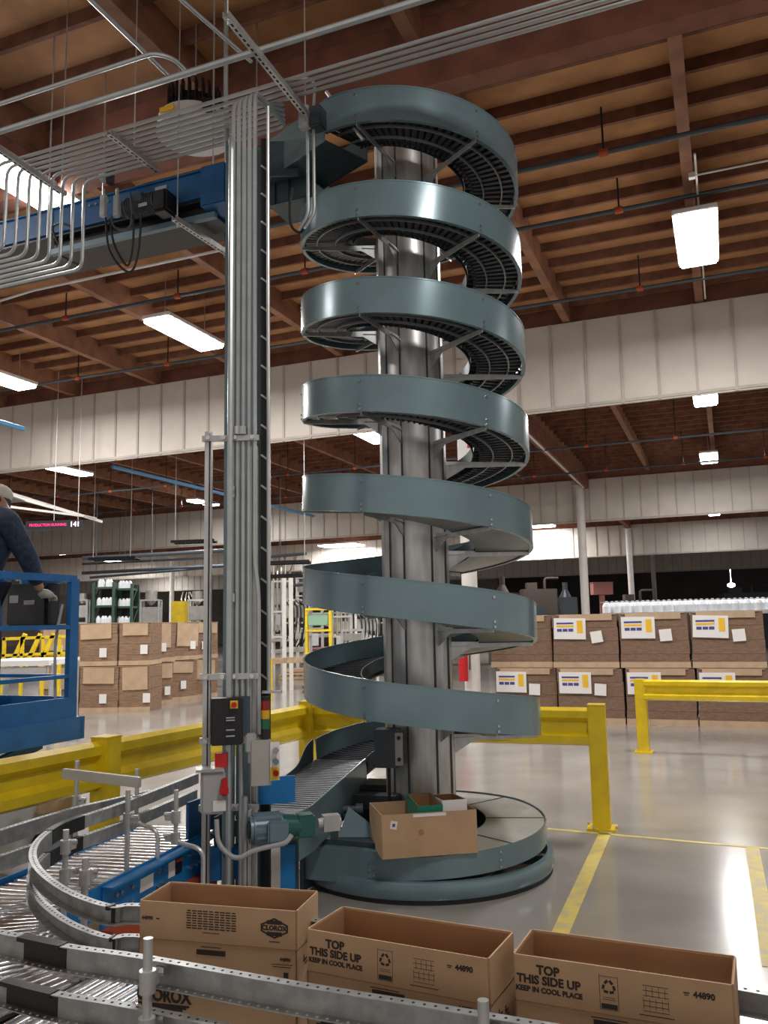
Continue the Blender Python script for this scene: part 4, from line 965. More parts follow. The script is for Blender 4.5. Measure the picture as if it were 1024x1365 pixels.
b_ = MB(); b_.tube([VP(435, 122, 5.4), VP(484, 186, 5.5)], .014); solo(b_, 'brace_rod', 'galv', 'slanting brace rod in front of the spiral top guard', 'rod', smooth=True)
b_ = MB(); b_.tube([VP(378, 112, 5.2), VP(392, 104, 5.2), VP(410, 104, 5.2), VP(420, 110, 5.3), VP(418, 148, 5.3)], .012, bend=.05); solo(b_, 'conduit', 'conduit', 'short curved conduit arching into the labelled junction box', 'conduit', smooth=True)
# grey guard boxes left of exit
c0 = W(-3.15, 6.0, 5.45)
b_ = MB(); b_.box(c0, (.42, .35, .30), AU, bev=.01); b_.box(c0+A*.0-Bv*.19, (.012, .02, .34), AU); b_.box(c0-A*.13-Bv*.19, (.012, .02, .34), AU); solo(b_, 'transfer_guard', 'paintd', 'grey sheet metal guard between the overhead conveyor and the spiral top', 'guard')
# high bay lamp with dark ribs, unlit
c0 = W(-4.3, 6.05, 6.2)
t = thing('fan_unit', 'round white and black ribbed unit hanging above the conduit bundle', 'ceiling unit', c0)
c0 = W(-4.35, 6.2, 6.55)
b_ = MB(); b_.cyl(c0+Vector((0, 0, -.16)), c0+Vector((0, 0, -.02)), .36, .34, n=28); b_.build('white_shroud', 'white', t, smooth=True)
b_ = MB(); b_.cyl(c0+Vector((0, 0, -.02)), c0+Vector((0, 0, .16)), .30, .22, n=28)
for k in range(24):
    a_ = 2*PI*k/24; b_.bar(c0+Vector((.24*math.cos(a_), .24*math.sin(a_), .0)), c0+Vector((.24*math.cos(a_), .24*math.sin(a_), .26)), .012, .10)
b_.build('ribbed_top', 'black', t, smooth=True)
b_ = MB(); b_.box(c0+Vector((-.18, -.34, -.1)), (.16, .01, .05), -.45); b_.build('yellow_label', 'inky', t)
b_ = MB(); b_.box(c0+Vector((.2, -.34, -.08)), (.12, .08, .10), .2); b_.build('ballast_box', 'black', t)
b_ = MB(); b_.cyl(c0+Vector((0, 0, .2)), Vector((c0.x, c0.y, ROOF)), .008, n=6); build_each(b_, 'hanging_rod', 'galv', t)
# sprinkler pipes and roof plumbing
for v, z, lab, r in ((9.15, 7.0, 'dark sprinkler pipe below the purlins, nearest of the two', .03), (10.6, 7.0, 'dark sprinkler pipe below the purlins, further of the two', .03), (13.4, 7.0, 'dark sprinkler pipe close to the near white curtain', .03),
                     (22.5, 6.4, 'thin sprinkler pipe crossing the second bay', .03), (26.5, 6.4, 'further thin sprinkler pipe crossing the second bay', .03)):
    t = thing('sprinkler_pipe', lab, 'pipe', W(-5, v, z))
    b_ = MB(); b_.tube([W(-40, v, z), W(12, v, z)], r); b_.build('pipe', 'greyd', t, smooth=True)
    b_ = MB()
    for k in range(12): b_.cyl(W(-23.55+2.26*k*1.0, v, z), W(-23.55+2.26*k, v, ROOF), .012, n=6)
    build_each(b_, 'hanger_rod', 'black', t)
    b_ = MB()
    for k in range(12): b_.cyl(W(-23.6+2.26*k*1.0, v, z), W(-23.5+2.26*k, v, z), r*1.5, n=10)
    build_each(b_, 'clamp_ring', 'orange', t)
b_ = MB(); b_.tube([W(-8, 4.25, 6.75), W(-4.6, 4.25, 6.75)], .06, n=12); solo(b_, 'overhead_pipe', 'greyd', 'fat dark pipe in the top left corner under the roof', 'pipe', smooth=True)
b_ = MB(); b_.tube([ZP(225, -15, 6.3), ZP(335, 82, 6.3)], .016); solo(b_, 'overhead_pipe', 'conduit', 'slim pipe slanting across the dark top left of the roof', 'pipe', smooth=True)
b_ = MB(); b_.tube([ZP(105, -15, 6.3), ZP(228, 104, 6.3)], .018); solo(b_, 'overhead_pipe', 'conduit', 'slim pipe running away at upper left toward the ribbed unit', 'pipe', smooth=True)
b_ = MB(); b_.tube([W(-5.7, 4.4, 7.3), W(-5.7, 4.45, 5.5)], .03); solo(b_, 'down_pipe', 'greyd', 'dark vertical pipe at the far upper left edge', 'pipe', smooth=True)
b_ = MB(); b_.tube([W(-12.9, 15.3, 5.5), W(-12.95, 25.6, 5.5)], .045); solo(b_, 'air_pipe', 'bluep', 'long light blue air pipe under the near white curtain at left', 'pipe', smooth=True)
b_ = MB(); b_.tube([W(-11.7, 9, 5.5), W(-11.85, 11.6, 5.5)], .045); solo(b_, 'air_pipe', 'bluep', 'short light blue air pipe at the left edge before the white curtain', 'pipe', smooth=True)
b_ = MB(); b_.tube([W(0, 9.6, 7.0), W(0, 14.3, 7.0)], .013); b_.tube([W(-.05, 10.0, 6.95), W(6, 10.0, 6.95)], .012); b_.box(W(-.05, 10.0, 6.95), (.07, .07, .06), AU); solo(b_, 'conduit', 'white', 'white lamp feed conduit beside the big lamp on the right', 'conduit', smooth=True)
b_ = MB(); b_.tube([W(-11, 9.5, 6.9), W(-9.4, 9.3, 6.9), W(-5.5, 9.3, 6.9)], .02); solo(b_, 'conduit', 'white', 'pale lamp feed conduit under the beams on the left', 'conduit', smooth=True)
for u, lab in ((-4.9, 'pair of braces running back under the second bay beams'),):
    b_ = MB(); b_.tube([W(-4.2, 17.5, 6.3), W(-4.6, 31, 6.6)], .03); solo(b_, 'brace_rod', 'white', 'long pale conduit running back to the nearest white column on the right', 'conduit', smooth=True)
# ================================================================== SCISSOR LIFT AND PERSON
U1, V1 = -4.81, 5.28
t = thing('scissor_lift', 'blue scissor lift with railed platform at the left edge', 'scissor lift', W(-5.2, 4.3, 0))
u0, v0, zt_, zf = U1-.78, V1-2.0, 2.20, 1.17
for (u, v) in ((U1, V1), (u0, V1), (U1, v0), (u0, v0), (U1-.0, V1-1.1), (u0, V1-1.1)):
    b_ = MB(); b_.box(W(u, v, (zt_+zf)/2), (.045, .09 if u == U1 and v == V1 else .045, zt_-zf), AU); build_each(b_, 'post', 'bluel', t)
for z, hh in ((zt_, .055), (1.82, .035), (1.44, .03)):
    b_ = MB(); b_.bar(W(U1, v0, z), W(U1, V1+.02, z), .04, hh); b_.bar(W(u0, v0, z), W(u0, V1, z), .04, hh); b_.bar(W(u0, V1, z), W(U1, V1, z), .04, hh); b_.bar(W(u0, v0, z), W(U1, v0, z), .04, hh); b_.build('rail', 'bluel', t)
b_ = MB(); b_.box(W((U1+u0)/2, (V1+v0)/2, 1.15), (.82, 2.05, .05), AU); b_.build('platform_floor', 'greyd', t)
b_ = MB(); b_.box(W(U1+.02, (V1+v0)/2, 1.20), (.02, 2.08, .16), AU); b_.box(W(u0-.02, (V1+v0)/2, 1.20), (.02, 2.08, .16), AU); b_.box(W((U1+u0)/2, V1+.03, 1.20), (.82, .02, .16), AU); b_.build('toe_board', 'bluel', t)
b_ = MB(); b_.box(W(U1+.045, (V1+v0)/2+.03, 1.04), (.03, 2.14, .17), AU); b_.box(W((U1+u0)/2, V1+.06, 1.04), (.9, .03, .17), AU); b_.build('extension_deck', 'bluel', t)
b_ = MB()
for s in (0, 1):
    for uu in (u0+.1, U1-.1): b_.bar(W(uu, v0+.1 if s else V1-.2, .55), W(uu, V1-.2 if s else v0+.1, .95), .05, .08)
build_each(b_, 'scissor_arm', 'bluel', t)
b_ = MB(); b_.box(W((U1+u0)/2, (V1+v0)/2, .38), (.74, 1.9, .36), AU, bev=.02); b_.build('chassis', 'grey', t)
b_ = MB(); b_.box(W(U1+.06, V1+.12, .62), (.12, .55, .10), AU, bev=.01); b_.build('chassis_step', 'wood', t)
for uu in (U1+.02, u0-.02):
    for vv in (V1-.15, v0+.25):
        b_ = MB(); b_.cyl(W(uu-.06, vv, .19), W(uu+.06, vv, .19), .19, n=24); wh = b_.build('wheel', 'rubber', t, smooth=True)
        b_ = MB(); b_.cyl(W(uu-.065, vv, .19), W(uu+.065, vv, .19), .09, n=16); b_.build('hub', 'greyd', wh, smooth=True)
cb = W(-5.16, V1-.06, 2.0)
t = thing('lift_control_box', 'dark control box with white labels hung inside the lift railing', 'control box', cb)
b_ = MB(); b_.box(cb, (.42, .16, .34), AU, bev=.02); b_.build('enclosure', 'black', t)
b_ = MB(); b_.box(cb-Bv*.083+A*.04+Vector((0, 0, .02)), (.11, .004, .035), AU); b_.box(cb-Bv*.083-A*.12+Vector((0, 0, .05)), (.09, .004, .06), AU); b_.build('label_plate', 'grey', t)
b_ = MB(); b_.cyl(cb+Vector((0, 0, .16)), cb+Vector((0, 0, .25)), .02); b_.build('joystick', 'black', t)
b_ = MB(); b_.tube(smooth_path([W(-4.86, V1-.06, 2.0), W(-4.88, V1-.1, 1.7), W(-4.87, V1-.1, 1.35), W(-4.86, V1-.1, 1.22)], 4), .012); solo(b_, 'cable', 'grey', 'pale hanging cable inside the right end of the lift cage', 'cable', smooth=True)
# person (skin modifier)
def skinned(name, verts, edges, rads, mt, parent, sub=2, root=0):
    me = bpy.data.meshes.new(name); inv = root_m[parent.name].inverted()
    me.from_pydata([inv @ Vector(v) for v in verts], edges, []); o = bpy.data.objects.new(name, me); C.objects.link(o); o.parent = parent
    md_ = o.modifiers.new('skin', 'SKIN')
    lay = me.skin_vertices[0].data if me.skin_vertices else None
    if lay is None:
        bmx = bmesh.new(); bmx.from_mesh(me); bmx.verts.layers.skin.verify(); bmx.to_mesh(me); bmx.free(); lay = me.skin_vertices[0].data
    for i, r in enumerate(rads):
        lay[i].radius = (r, r) if not isinstance(r, tuple) else r
        lay[i].use_root = (i == root)
    s2 = o.modifiers.new('sub', 'SUBSURF'); s2.levels = sub; s2.render_levels = sub
    md_.use_smooth_shade = True
    me.materials.append(M[mt]); return o
def Wp(du, dv, z): return W(-5.13+du, 4.62+dv, z)
pr = thing('person', 'person in dark denim jacket, pale cap and grey gloves leaning on the lift railing', 'person', Wp(0, 0, 1.18))
# local frame: faces +v (away), hips at z 2.0
body_v = [Wp(0, 0, 2.10), Wp(0, .02, 2.28), Wp(.01, .07, 2.48), Wp(.02, .12, 2.64), Wp(.03, .18, 2.75), Wp(-.04, .19, 2.72), Wp(-.06, .22, 2.77),
          Wp(-.09, 0, 2.05), Wp(-.11, .05, 1.65), Wp(-.11, -.02, 1.28), Wp(-.11, .10, 1.22),
          Wp(.09, 0, 2.05), Wp(.12, .05, 1.65), Wp(.12, .0, 1.28), Wp(.13, .12, 1.22),
          Wp(.19, .12, 2.58), Wp(.27, .24, 2.33), YP(54, 788, 6.42), Wp(-.16, .12, 2.60), Wp(-.26, .20, 2.36), Wp(-.16, .42, 2.24)]
body_e = [(0, 1), (1, 2), (2, 3), (3, 4), (4, 5), (5, 6), (0, 7), (7, 8), (8, 9), (9, 10), (0, 11), (11, 12), (12, 13), (13, 14), (3, 15), (15, 16), (16, 17), (3, 18), (18, 19), (19, 20)]
body_r = [.13, .13, .15, .13, .06, .09, .08, .095, .07, .048, .04, .095, .07, .048, .04, .068, .05, .036, .068, .05, .036]
skinned('body', body_v, body_e, body_r, 'skin', pr)
jk_v = [body_v[i] for i in (0, 1, 2, 3)]+[Wp(-.02, .17, 2.72)]+[body_v[i] for i in (15, 16)]+[body_v[16].lerp(body_v[17], .85)]+[body_v[i] for i in (18, 19)]+[body_v[19].lerp(body_v[20], .85)]
skinned('jacket', jk_v, [(0, 1), (1, 2), (2, 3), (3, 4), (3, 5), (5, 6), (6, 7), (3, 8), (8, 9), (9, 10)], [.165, .18, .205, .175, .105, .10, .08, .055, .10, .08, .055], 'denim', pr)
skinned('trousers', [body_v[0], body_v[7], body_v[8], body_v[9], body_v[11], body_v[12], body_v[13]], [(0, 1), (1, 2), (2, 3), (0, 4), (4, 5), (5, 6)], [.15, .115, .09, .07, .115, .09, .07], 'jeans', pr)
hd = Wp(-.06, .22, 2.77)
b_ = MB(); b_.ball(hd-Bv*.012+Vector((0, 0, .02)), .122, (.92, 1.0, 1.12), 16); b_.ball(hd-Bv*.03+Vector((0, 0, -.06)), .095, (1, .9, 1.1), 16); b_.build('hair', 'hair', pr, smooth=True)
b_ = MB(); b_.ball(hd+Vector((0, 0, .075)), .125, (.92, 1.08, .72), 16); b_.bar(hd+Bv*.08+Vector((0, 0, .07)), hd+Bv*.21+Vector((0, 0, .05)), .15, .012); b_.build('cap', 'capm', pr, smooth=True)
b_ = MB(); f_ = hd+Bv*.10+Vector((0, 0, -.02)); b_.ball(f_+Bv*.02, .018, (.7, 1.3, 1.2)); b_.bar(f_+A*-.025+Vector((0, 0, -.04))+Bv*.005, f_+A*.025+Vector((0, 0, -.04))+Bv*.005, .01, .008)
for s in (-1, 1): b_.ball(hd+A*.098*s+Vector((0, 0, -.01)), .025, (.4, .8, 1.2))
b_.build('face', 'skin', pr, smooth=True)
for s, wr, lab in ((1, body_v[17], 'r'), (-1, body_v[20], 'l')):
    hv = [wr, wr+Bv*.05+Vector((0, 0, -.015)), wr+Bv*.09+Vector((0, 0, -.03))]; he = [(0, 1), (1, 2)]; hr = [.032, .04, .034]
    for k in range(4):
        off = A*(.03-.02*k)*1.0; b0 = len(hv); L = (.032, .036, .034, .026)[k]
        hv += [wr+Bv*.10+off+Vector((0, 0, -.03)), wr+Bv*(.10+L)+off+Vector((0, 0, -.045)), wr+Bv*(.105+L)+off+Vector((0, 0, -.075))]
        he += [(2, b0), (b0, b0+1), (b0+1, b0+2)]; hr += [.012, .011, .010]
    b0 = len(hv); hv += [wr+Bv*.04-A*.045*s+Vector((0, 0, -.02)), wr+Bv*.08-A*.06*s+Vector((0, 0, -.05))]; he += [(1, b0), (b0, b0+1)]; hr += [.013, .011]
    skinned('glove', hv, he, hr, 'glove', pr)
for i in (9, 13):
    b_ = MB(); c0 = body_v[i]; b_.ball(c0+Bv*.06+Vector((0, 0, -.045)), .06, (.8, 2.1, .9), 14); b_.box(c0+Bv*.06+Vector((0, 0, -.092)), (.1, .26, .025), AU, bev=.008); b_.build('shoe', 'shoe', pr, smooth=True)
# black bin bag etc below the guard rail at left
b_ = MB(); p = ZP(78, 1072, .55); b_.box(p, (.26, .2, .10), .2, bev=.01); b_.box(p+Vector((0, 0, .056)), (.24, .16, .012), .2); solo(b_, 'wooden_block', 'wood', 'pale wooden block lying beside the guard rail at left', 'block')
# ================================================================== MESSAGE SIGN and truss
c0 = YP(73, 700, 18)
t = thing('message_sign', 'narrow black message sign with pink lit text hanging at left', 'sign', c0)
sgd = math.radians(-4)
b_ = MB(); b_.box(c0, (1.26, .10, .19), sgd); b_.build('housing', 'black', t)
b_ = MB(); mm = Matrix.Translation(c0) @ Matrix.Rotation(sgd, 4, 'Z') @ Matrix.Translation((-.13, -.054, 0)) @ Matrix.Rotation(PI/2, 4, 'X'); add_text(b_, 'PRODUCTION RUNNING', .085, mm, 0, .85); b_.build('lit_text', 'led', t)
b_ = MB(); mm = Matrix.Translation(c0) @ Matrix.Rotation(sgd, 4, 'Z') @ Matrix.Translation((.47, -.054, 0)) @ Matrix.Rotation(PI/2, 4, 'X'); add_text(b_, '141', .15, mm, .002); b_.build('lit_number', 'ledw', t)
b_ = MB()
for x in (-.02, .5): b_.cyl(c0+Vector((x, 0, .06)), Vector((c0.x+x, c0.y, ROOF)), .008, n=6)
build_each(b_, 'hanging_rod', 'galv', t)
t = thing('overhead_truss', 'pale steel framework hanging above the message sign', 'framework', YP(40, 680, 18.6))
p0, p1 = YP(-20, 652, 18.6), YP(112, 688, 19.6)
b_ = MB(); b_.bar(p0, p1, .06, .06); b_.bar(p0-Vector((0, 0, .33)), p1-Vector((0, 0, .0)), .05, .05); b_.bar(p0+Vector((.0, 1.0, .1)), p1+Vector((.1, 1.0, -.02)), .06, .06); build_each(b_, 'chord', 'white', t)
b_ = MB()
for s in (.1, .35, .6, .85): b_.bar(p0.lerp(p1, s), p0.lerp(p1, s+.1)+Vector((.05, 1.0, .04)), .04, .04)
build_each(b_, 'cross_member', 'white', t)
# ================================================================== BACKGROUND MACHINERY (left and centre)
def rack(x0, x1, y0, y1, Y, label, mt='dgreen', nshelf=5, items='jug'):
    a_, b2 = YP(x0, y1, Y), YP(x1, y0, Y); wd = b2.x-a_.x; zz = b2.z; cx = (a_.x+b2.x)/2
    t = thing('storage_rack', label, 'rack', (cx, Y, 0)); D = .8
    for sx in (-1, 1):
        b_ = MB()
        for dy in (0, D): b_.box((cx+sx*wd/2, Y+dy, zz/2), (.09, .09, zz))
        for k in range(4): b_.bar((cx+sx*wd/2, Y, zz*k/4+.1), (cx+sx*wd/2, Y+D, zz*(k+1)/4), .03, .03)
        b_.build('upright', mt, t)
    rnd = random.Random(int(x0))
    zs = [zz*(k+1)/(nshelf+.3) for k in range(nshelf)]
    for z in zs:
        b_ = MB(); b_.box((cx, Y+D/2, z), (wd, D, .07)); build_each(b_, 'shelf', mt, t)
    b_ = MB(); b_.box((cx, Y+D, zz*.5), (wd, .02, zz)); b_.build('back_panel', 'farwall', t)
    return cx, wd, zs, D
cx, wd, zs, D = rack(124, 152, 776, 835, 30, 'dark green storage rack with white jugs behind the left cardboard stacks')
cx2, wd2, zs2, _ = rack(153, 176, 778, 835, 30.4, 'second dark green storage rack, right of the first one')
j0 = None
for (c_, w__, Y_) in ((cx, wd, 30), (cx2, wd2, 30.4)):
    for z in (zs if c_ == cx else zs2)[2:]:
        for k in range(4):
            p = Vector((c_-w__/2+.12+w__*.8*k/4+random.uniform(-.02, .05), Y_+.15, z+.036))
            if j0 is None:
                j0 = thing('jug', 'small white jug standing on a dark green storage rack', 'jug', p, 0, 'white jugs on the green racks')
                b_ = MB(); b_.cyl((0, 0, 0), (0, 0, .18), .085, n=10); b_.cyl((0, 0, .18), (0, 0, .28), .085, .03, n=10); b_.build('jug_body', 'jug', j0, smooth=True, local=True)
            else: dup(j0, p, 0)
def machine(x, y, Y, wpx, hpx, label, mt, kind, mt2='galv', seed=1):
    """a packing machine: body on legs with framework, tubes, tank or hood; base at floor"""
    rnd = random.Random(seed)
    p = YP(x, y, Y); s = Y/FPX; wd = wpx*s; ht = hpx*s; zt = p.z; cx = p.x
    t = thing('packing_machine', label, 'machine', (cx, Y, 0))
    for sx in (-1, 1):
        for sy in (0, 1):
            b_ = MB(); b_.box((cx+sx*wd*.46, Y+sy*wd*.5, zt/2), (.07, .07, zt)); build_each(b_, 'leg', mt2, t)
    b_ = MB(); b_.box((cx, Y+wd*.25, zt-ht*.5), (wd*.85, wd*.45, ht*.55), bev=.02); b_.build('body', mt, t)
    b_ = MB()
    for z in (zt, zt-ht, zt*.45): b_.bar((cx-wd*.5, Y-.02, z), (cx+wd*.5, Y-.02, z), .06, .06); b_.bar((cx-wd*.46, Y, z), (cx-wd*.46, Y+wd*.5, z), .05, .05); b_.bar((cx+wd*.46, Y, z), (cx+wd*.46, Y+wd*.5, z), .05, .05)
    b_.build('framework', mt2, t)
    b_ = MB(); b_.box((cx+wd*rnd.uniform(-.2, .2), Y-.06, zt*.62), (wd*.25, .12, .35), bev=.01); b_.build('control_panel', 'grey', t)
    b_ = MB(); b_.box((cx, Y+.1, zt*.42), (wd*1.1, .35, .09)); b_.build('side_conveyor', 'tank', t)
    if kind == 'tank':
        b_ = MB(); b_.cyl((cx, Y+wd*.25, zt), (cx, Y+wd*.25, zt+wd*.5), wd*.3, n=20); b_.cyl((cx, Y+wd*.25, zt-wd*.25), (cx, Y+wd*.25, zt), .06, wd*.3, n=20); b_.build('tank', 'tank', t, smooth=True)
    if kind == 'pipes':
        b_ = MB()
        for k in range(5):
            xx = cx+wd*(-.4+.2*k); b_.tube([(xx, Y, zt*.5), (xx, Y, zt+rnd.uniform(.2, .8)), (xx+rnd.uniform(-.3, .3), Y+.6, zt+.9)], .035, bend=.15)
        build_each(b_, 'pipework', 'tank', t, smooth=True)
    if kind == 'hoses':
        b_ = MB()
        for k in range(6):
            xx = cx+wd*(-.4+.16*k); b_.tube(smooth_path([(xx, Y-.05, zt), (xx+.15, Y-.1, zt-.25), (xx+.1, Y-.1, zt*.6), (xx-.1, Y, zt*.45)], 4), .02)
        build_each(b_, 'hose', 'black', t, smooth=True)
    return t
machine(375, 775, 27, 26, 40, 'pale packing machine with upright pipes directly right of the mast', 'pan', 'pipes', 'white', 1)
machine(392, 800, 25, 30, 30, 'steel filling machine behind the left edge of the spiral', 'tank', 'hoses', 'galv', 2)
machine(424, 812, 24, 34, 28, 'green topped packing machine with yellow frame seen between two spiral turns', 'mgreen', 'none', 'yellow', 3)
machine(455, 822, 24.5, 28, 26, 'low steel packing machine between two spiral turns', 'tank', 'pipes', 'galv', 4)
machine(488, 818, 26, 30, 30, 'beige packing machine just left of the spiral column', 'pan', 'hoses', 'white', 5)
machine(262, 800, 33, 24, 34, 'pale machine behind the left stacks near the mast', 'pan', 'tank', 'white', 6)
machine(200, 800, 36, 26, 40, 'steel machine with a tank behind the left stacks', 'tank', 'tank', 'galv', 7)
machine(108, 800, 30, 18, 30, 'grey machine with a round vessel beside the green rack', 'pan', 'tank', 'galv', 8)
machine(350, 805, 40, 30, 35, 'distant steel machine glimpsed right of the mast', 'tank', 'pipes', 'white', 9)
machine(440, 795, 38, 60, 22, 'long distant packing line behind the green machine', 'pan', 'pipes', 'white', 10)
machine(412, 770, 34, 36, 24, 'far beige machine above the filling line left of the spiral', 'pan', 'tank', 'white', 11)
machine(500, 800, 34, 26, 30, 'distant white framed machine partly behind the spiral column', 'tank', 'pipes', 'white', 12)
machine(366, 820, 29, 20, 26, 'small steel machine squeezed just right of the hanging pipe', 'tank', 'tank', 'galv', 13)
machine(470, 840, 22, 30, 18, 'low steel conveyor machine nearest the spiral on its left', 'tank', 'none', 'galv', 14)
machine(168, 808, 42, 30, 22, 'distant pale machine above the middle of the left stacks', 'mgreen', 'pipes', 'white', 15)
machine(252, 812, 44, 26, 26, 'distant green machine right of the yellow cabinet', 'mgreen', 'pipes', 'galv', 16)
# white tall twin columns of machine
for x, lab in ((379, 'left of two slim white posts among the packing machines'), (388, 'right of two slim white posts among the packing machines')):
    p = YP(x, 790, 24); b_ = MB(); b_.box((p.x, 24, 1.6), (.11, .11, 3.2)); solo(b_, 'machine_post', 'white', lab, 'post')
p = YP(240, 815, 26); b_ = MB(); b_.box((p.x, 26, 1.45), (.40, .5, 2.3)); b_.box((p.x, 25.74, 1.5), (.34, .02, 2.0)); b_.box((p.x, 26, .15), (.3, .4, .3)); solo(b_, 'yellow_cabinet', 'yellow', 'tall yellow cabinet standing behind the left cardboard stacks', 'cabinet')
# yellow stairs behind the lift
t = thing('yellow_stairs', 'yellow steel stair and platform frame seen through the lift cage', 'stairs', YP(60, 860, 17) - Vector((0, 0, YP(60, 860, 17).z)))
Y = 17
b_ = MB()
for x in (28, 48, 66): b_.bar(YP(x-14, 888, Y), YP(x+6, 845, Y), .06, .08)
b_.bar(YP(0, 852, Y), YP(92, 848, Y), .06, .06); b_.bar(YP(0, 874, Y), YP(92, 870, Y), .06, .05); b_.build('stair_frame', 'yellow', t)
b_ = MB()
for x in (6, 30, 58, 80): p = YP(x, 850, Y); b_.bar((p.x, Y, 0), (p.x, Y, p.z), .06, .06)
build_each(b_, 'leg', 'yellow', t)
b_ = MB()
for k in range(6): b_.box(YP(30+9*k, 876, Y)+Vector((0, .3, 0)), (.1, .5, .14))
b_.build('machine_blocks', 'yellow', t)
p0, p1 = YP(-30, 884, 13), YP(70, 884, 13)
t = thing('work_table', 'long white topped table seen through the lift cage', 'table', (p0+p1)/2-Vector((0, 0, p0.z)))
b_ = MB(); b_.box((p0+p1)/2+Vector((0, .5, 0)), ((p1-p0).length, 1.3, .08)); b_.build('table_top', 'paper', t)
b_ = MB(); b_.box((p0+p1)/2+Vector((0, -.1, -.14)), ((p1-p0).length-.1, .05, .16)); b_.build('apron', 'grey', t)
for s in (0, 1):
    for dy in (0, 1.0): p = p0.lerp(p1, s); b_ = MB(); b_.box((p.x, p.y+dy, p.z/2), (.07, .07, p.z)); build_each(b_, 'leg', 'galv', t)
b_ = MB(); b_.box((p0.lerp(p1, .3).x, 13.3, .45), (.9, .5, .3)); b_.build('lower_shelf', 'black', t)
# yellow rail end + low barrier + pallet right of the mast
p = ZP(359, 932); t = thing('yellow_barrier', 'low yellow barrier post with a beige rail right of the mast', 'barrier', p)
b_ = MB(); b_.box(p+Vector((0, 0, .5)), (.16, .16, 1.0)); build_each(b_, 'post', 'yellow', t)
b_ = MB(); b_.bar(p+Vector((0, 0, .93)), p+Vector((1.2, .6, .93)), .08, .14); b_.build('rail', 'wood', t)
p = ZP(395, 905); t = thing('wooden_pallet', 'pale wooden pallet with boards on the floor left of the spiral', 'pallet', p)
b_ = MB()
for k in range(6): b_.box(p+Vector((-.5+.2*k, 0, .13)), (.12, 1.0, .02))
build_each(b_, 'deck_board', 'wood', t)
b_ = MB()
for k in (-.45, 0, .45): b_.box(p+Vector((0, k, .06)), (1.1, .1, .10))
build_each(b_, 'stringer', 'wood', t)
b_ = MB(); b_.box(p+Vector((0, 0, .19)), (.9, .8, .08)); b_.box(p+Vector((.05, 0, .30)), (.8, .7, .10)); b_.build('flat_load', 'cardl', t)
p = ZP(440, 905); t = thing('work_bench', 'long low bench with pink and beige sheets behind the spiral left side', 'bench', p)
b_ = MB(); b_.box(p+Vector((.6, 2.5, .95)), (2.6, 1.0, .06), -.3); b_.build('bench_top', 'pink', t)
b_ = MB(); b_.box(p+Vector((.8, 2.5, 1.02)), (1.6, .8, .05), -.3); b_.build('sheet_stack', 'cardl', t)
for sx in (-.5, 1.7):
    b_ = MB(); b_.box(p+Vector((sx, 2.5-(sx-.6)*.3, .46)), (.08, .6, .92), -.3); build_each(b_, 'leg', 'galv', t)
# right background behind stacks: dark machines, red box, cones
def dark_machine(x, Y, wpx, y1, label, mt, top='none', seed=1):
    p = YP(x, y1, Y); s = Y/FPX; wd = wpx*s; t = thing('dark_machine', label, 'machine', (p.x, Y, 0))
    b_ = MB(); b_.box((p.x, Y+.5, p.z/2), (wd, 1.0, p.z), bev=.03); b_.build('body', mt, t)
    b_ = MB(); b_.box((p.x, Y-.02, p.z*.6), (wd*.3, .05, p.z*.3)); b_.build('panel', 'greyd', t)
    b_ = MB()
    if top == 'cone': b_.cyl((p.x, Y+.5, p.z), (p.x, Y+.5, p.z+.35), .3, .12, n=14); b_.cyl((p.x, Y+.5, p.z+.35), (p.x, Y+.5, p.z+.7), .12, n=14)
    else:
        b_.box((p.x-wd*.2, Y+.5, p.z+.15), (wd*.3, .5, .3)); b_.tube([(p.x+wd*.2, Y+.5, p.z), (p.x+wd*.2, Y+.5, p.z+.5), (p.x+wd*.6, Y+.5, p.z+.5)], .06, bend=.15)
    b_.build('top_unit', mt, t, smooth=True)
dm = mat('dark brown metal', (.09, .07, .06), .7)
M['dm'] = dm
dark_machine(672, 36, 40, 790, 'dark machine with a grey cone top right of the spiral', 'dm', 'cone')
dark_machine(720, 38, 46, 785, 'dark brown machine behind the upper right cardboard bundles, left of the white column', 'dm')
dark_machine(757, 39, 26, 796, 'dark machine just left of the tall white column', 'greyd', 'cone')
dark_machine(850, 42, 40, 800, 'dark machine behind the bottle row between the two white columns', 'dm')
dark_machine(995, 50, 60, 790, 'dark machine at the right edge behind the bottle row', 'greyd')
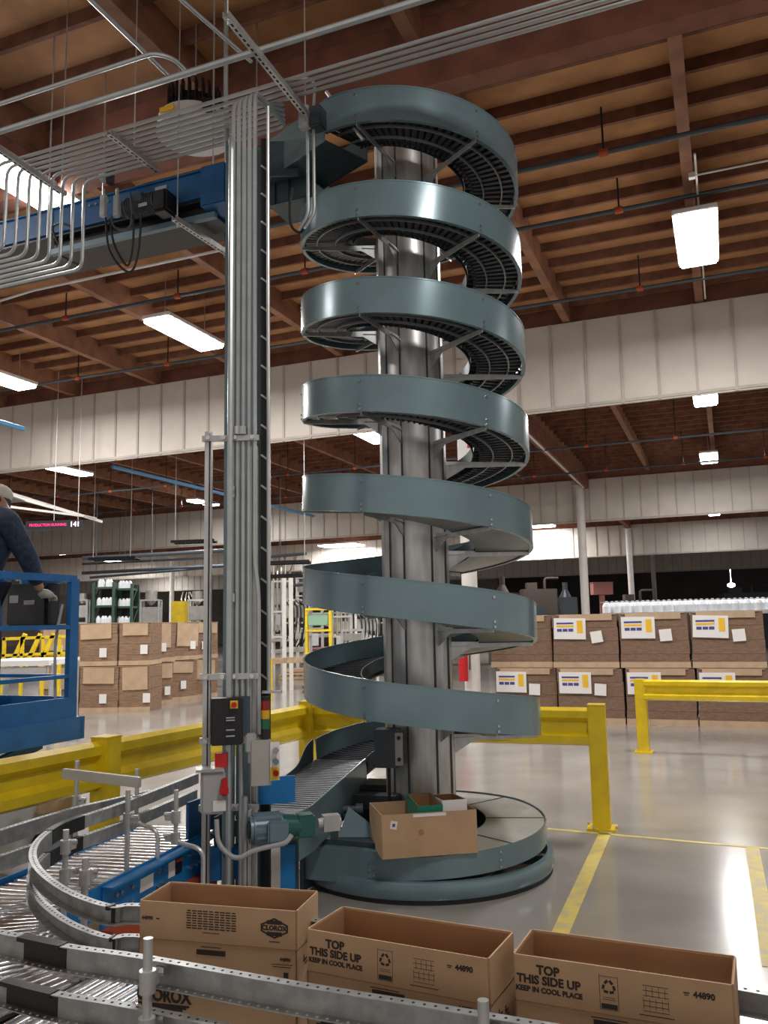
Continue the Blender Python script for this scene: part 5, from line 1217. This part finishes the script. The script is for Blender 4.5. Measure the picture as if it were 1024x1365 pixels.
p = YP(802, 785, 37); b_ = MB(); b_.box(p, (.85, .6, .5)); b_.box(p+Vector((0, 0, .27)), (.9, .65, .03)); b_.box(p-Vector((0, 0, p.z/2+.1)), (.2, .2, p.z-.3)); solo(b_, 'red_bin', 'pink', 'faded red bin on a stand just right of the tall white column', 'bin')
# long girders/pipes at left background
for y, Y, lab in ((738, 28, 'long horizontal duct under the second curtain left of the mast'), (758, 33, 'further long horizontal pipe above the left machines')):
    p0, p1 = YP(110, y+6, Y+2), YP(300, y-4, Y); b_ = MB(); b_.tube([p0, p1], .07)
    for s in (.1, .5, .9): c = p0.lerp(p1, s); b_.cyl(c, (c.x, c.y, ROOF), .015, n=6)
    solo(b_, 'overhead_duct', 'greyd', lab, 'duct', smooth=True)
for i, (xa, xb, y, Y) in enumerate(((355, 412, 750, 22), (355, 412, 768, 23), (228, 285, 722, 25), (118, 180, 745, 24))):
    p0, p1 = YP(xa, y, Y), YP(xb, y-2, Y-.5)
    t = thing('cable_tray', 'dark wire cable tray hanging over the machines, '+['higher of two right of the mast', 'lower of two right of the mast', 'left of the vertical strut frame', 'below the message sign'][i], 'cable tray', p0)
    b_ = MB(); b_.bar(p0, p1, .03, .08); b_.bar(p0+Vector((0, .5, 0)), p1+Vector((0, .5, 0)), .03, .08); build_each(b_, 'side_rail', 'black', t)
    b_ = MB()
    for k in range(12): c = p0.lerp(p1, k/11); b_.bar(c, c+Vector((0, .5, 0)), .03, .03)
    build_each(b_, 'rung', 'black', t)
    b_ = MB()
    for k in (.1, .9): c = p0.lerp(p1, k); b_.cyl(c, (c.x, c.y, ROOF), .012, n=6)
    build_each(b_, 'hanging_rod', 'galv', t)

for i, (xa, ya, xb, yb, Y) in enumerate(((120, 770, 275, 757, 34), (360, 742, 408, 738, 26), (356, 783, 412, 779, 29), (110, 752, 275, 744, 38))):
    p0, p1 = YP(xa, ya, Y), YP(xb, yb, Y-.6); b_ = MB(); b_.tube([p0, p1], .05)
    c = p0.lerp(p1, .3); b_.cyl(c, (c.x, c.y, ROOF), .012, n=6)
    solo(b_, 'overhead_pipe', 'greyd', 'dark pipe hung over the far machines, '+['just above the green racks', 'highest one right of the mast', 'lowest one right of the mast', 'highest one above the green racks'][i], 'pipe', smooth=True)
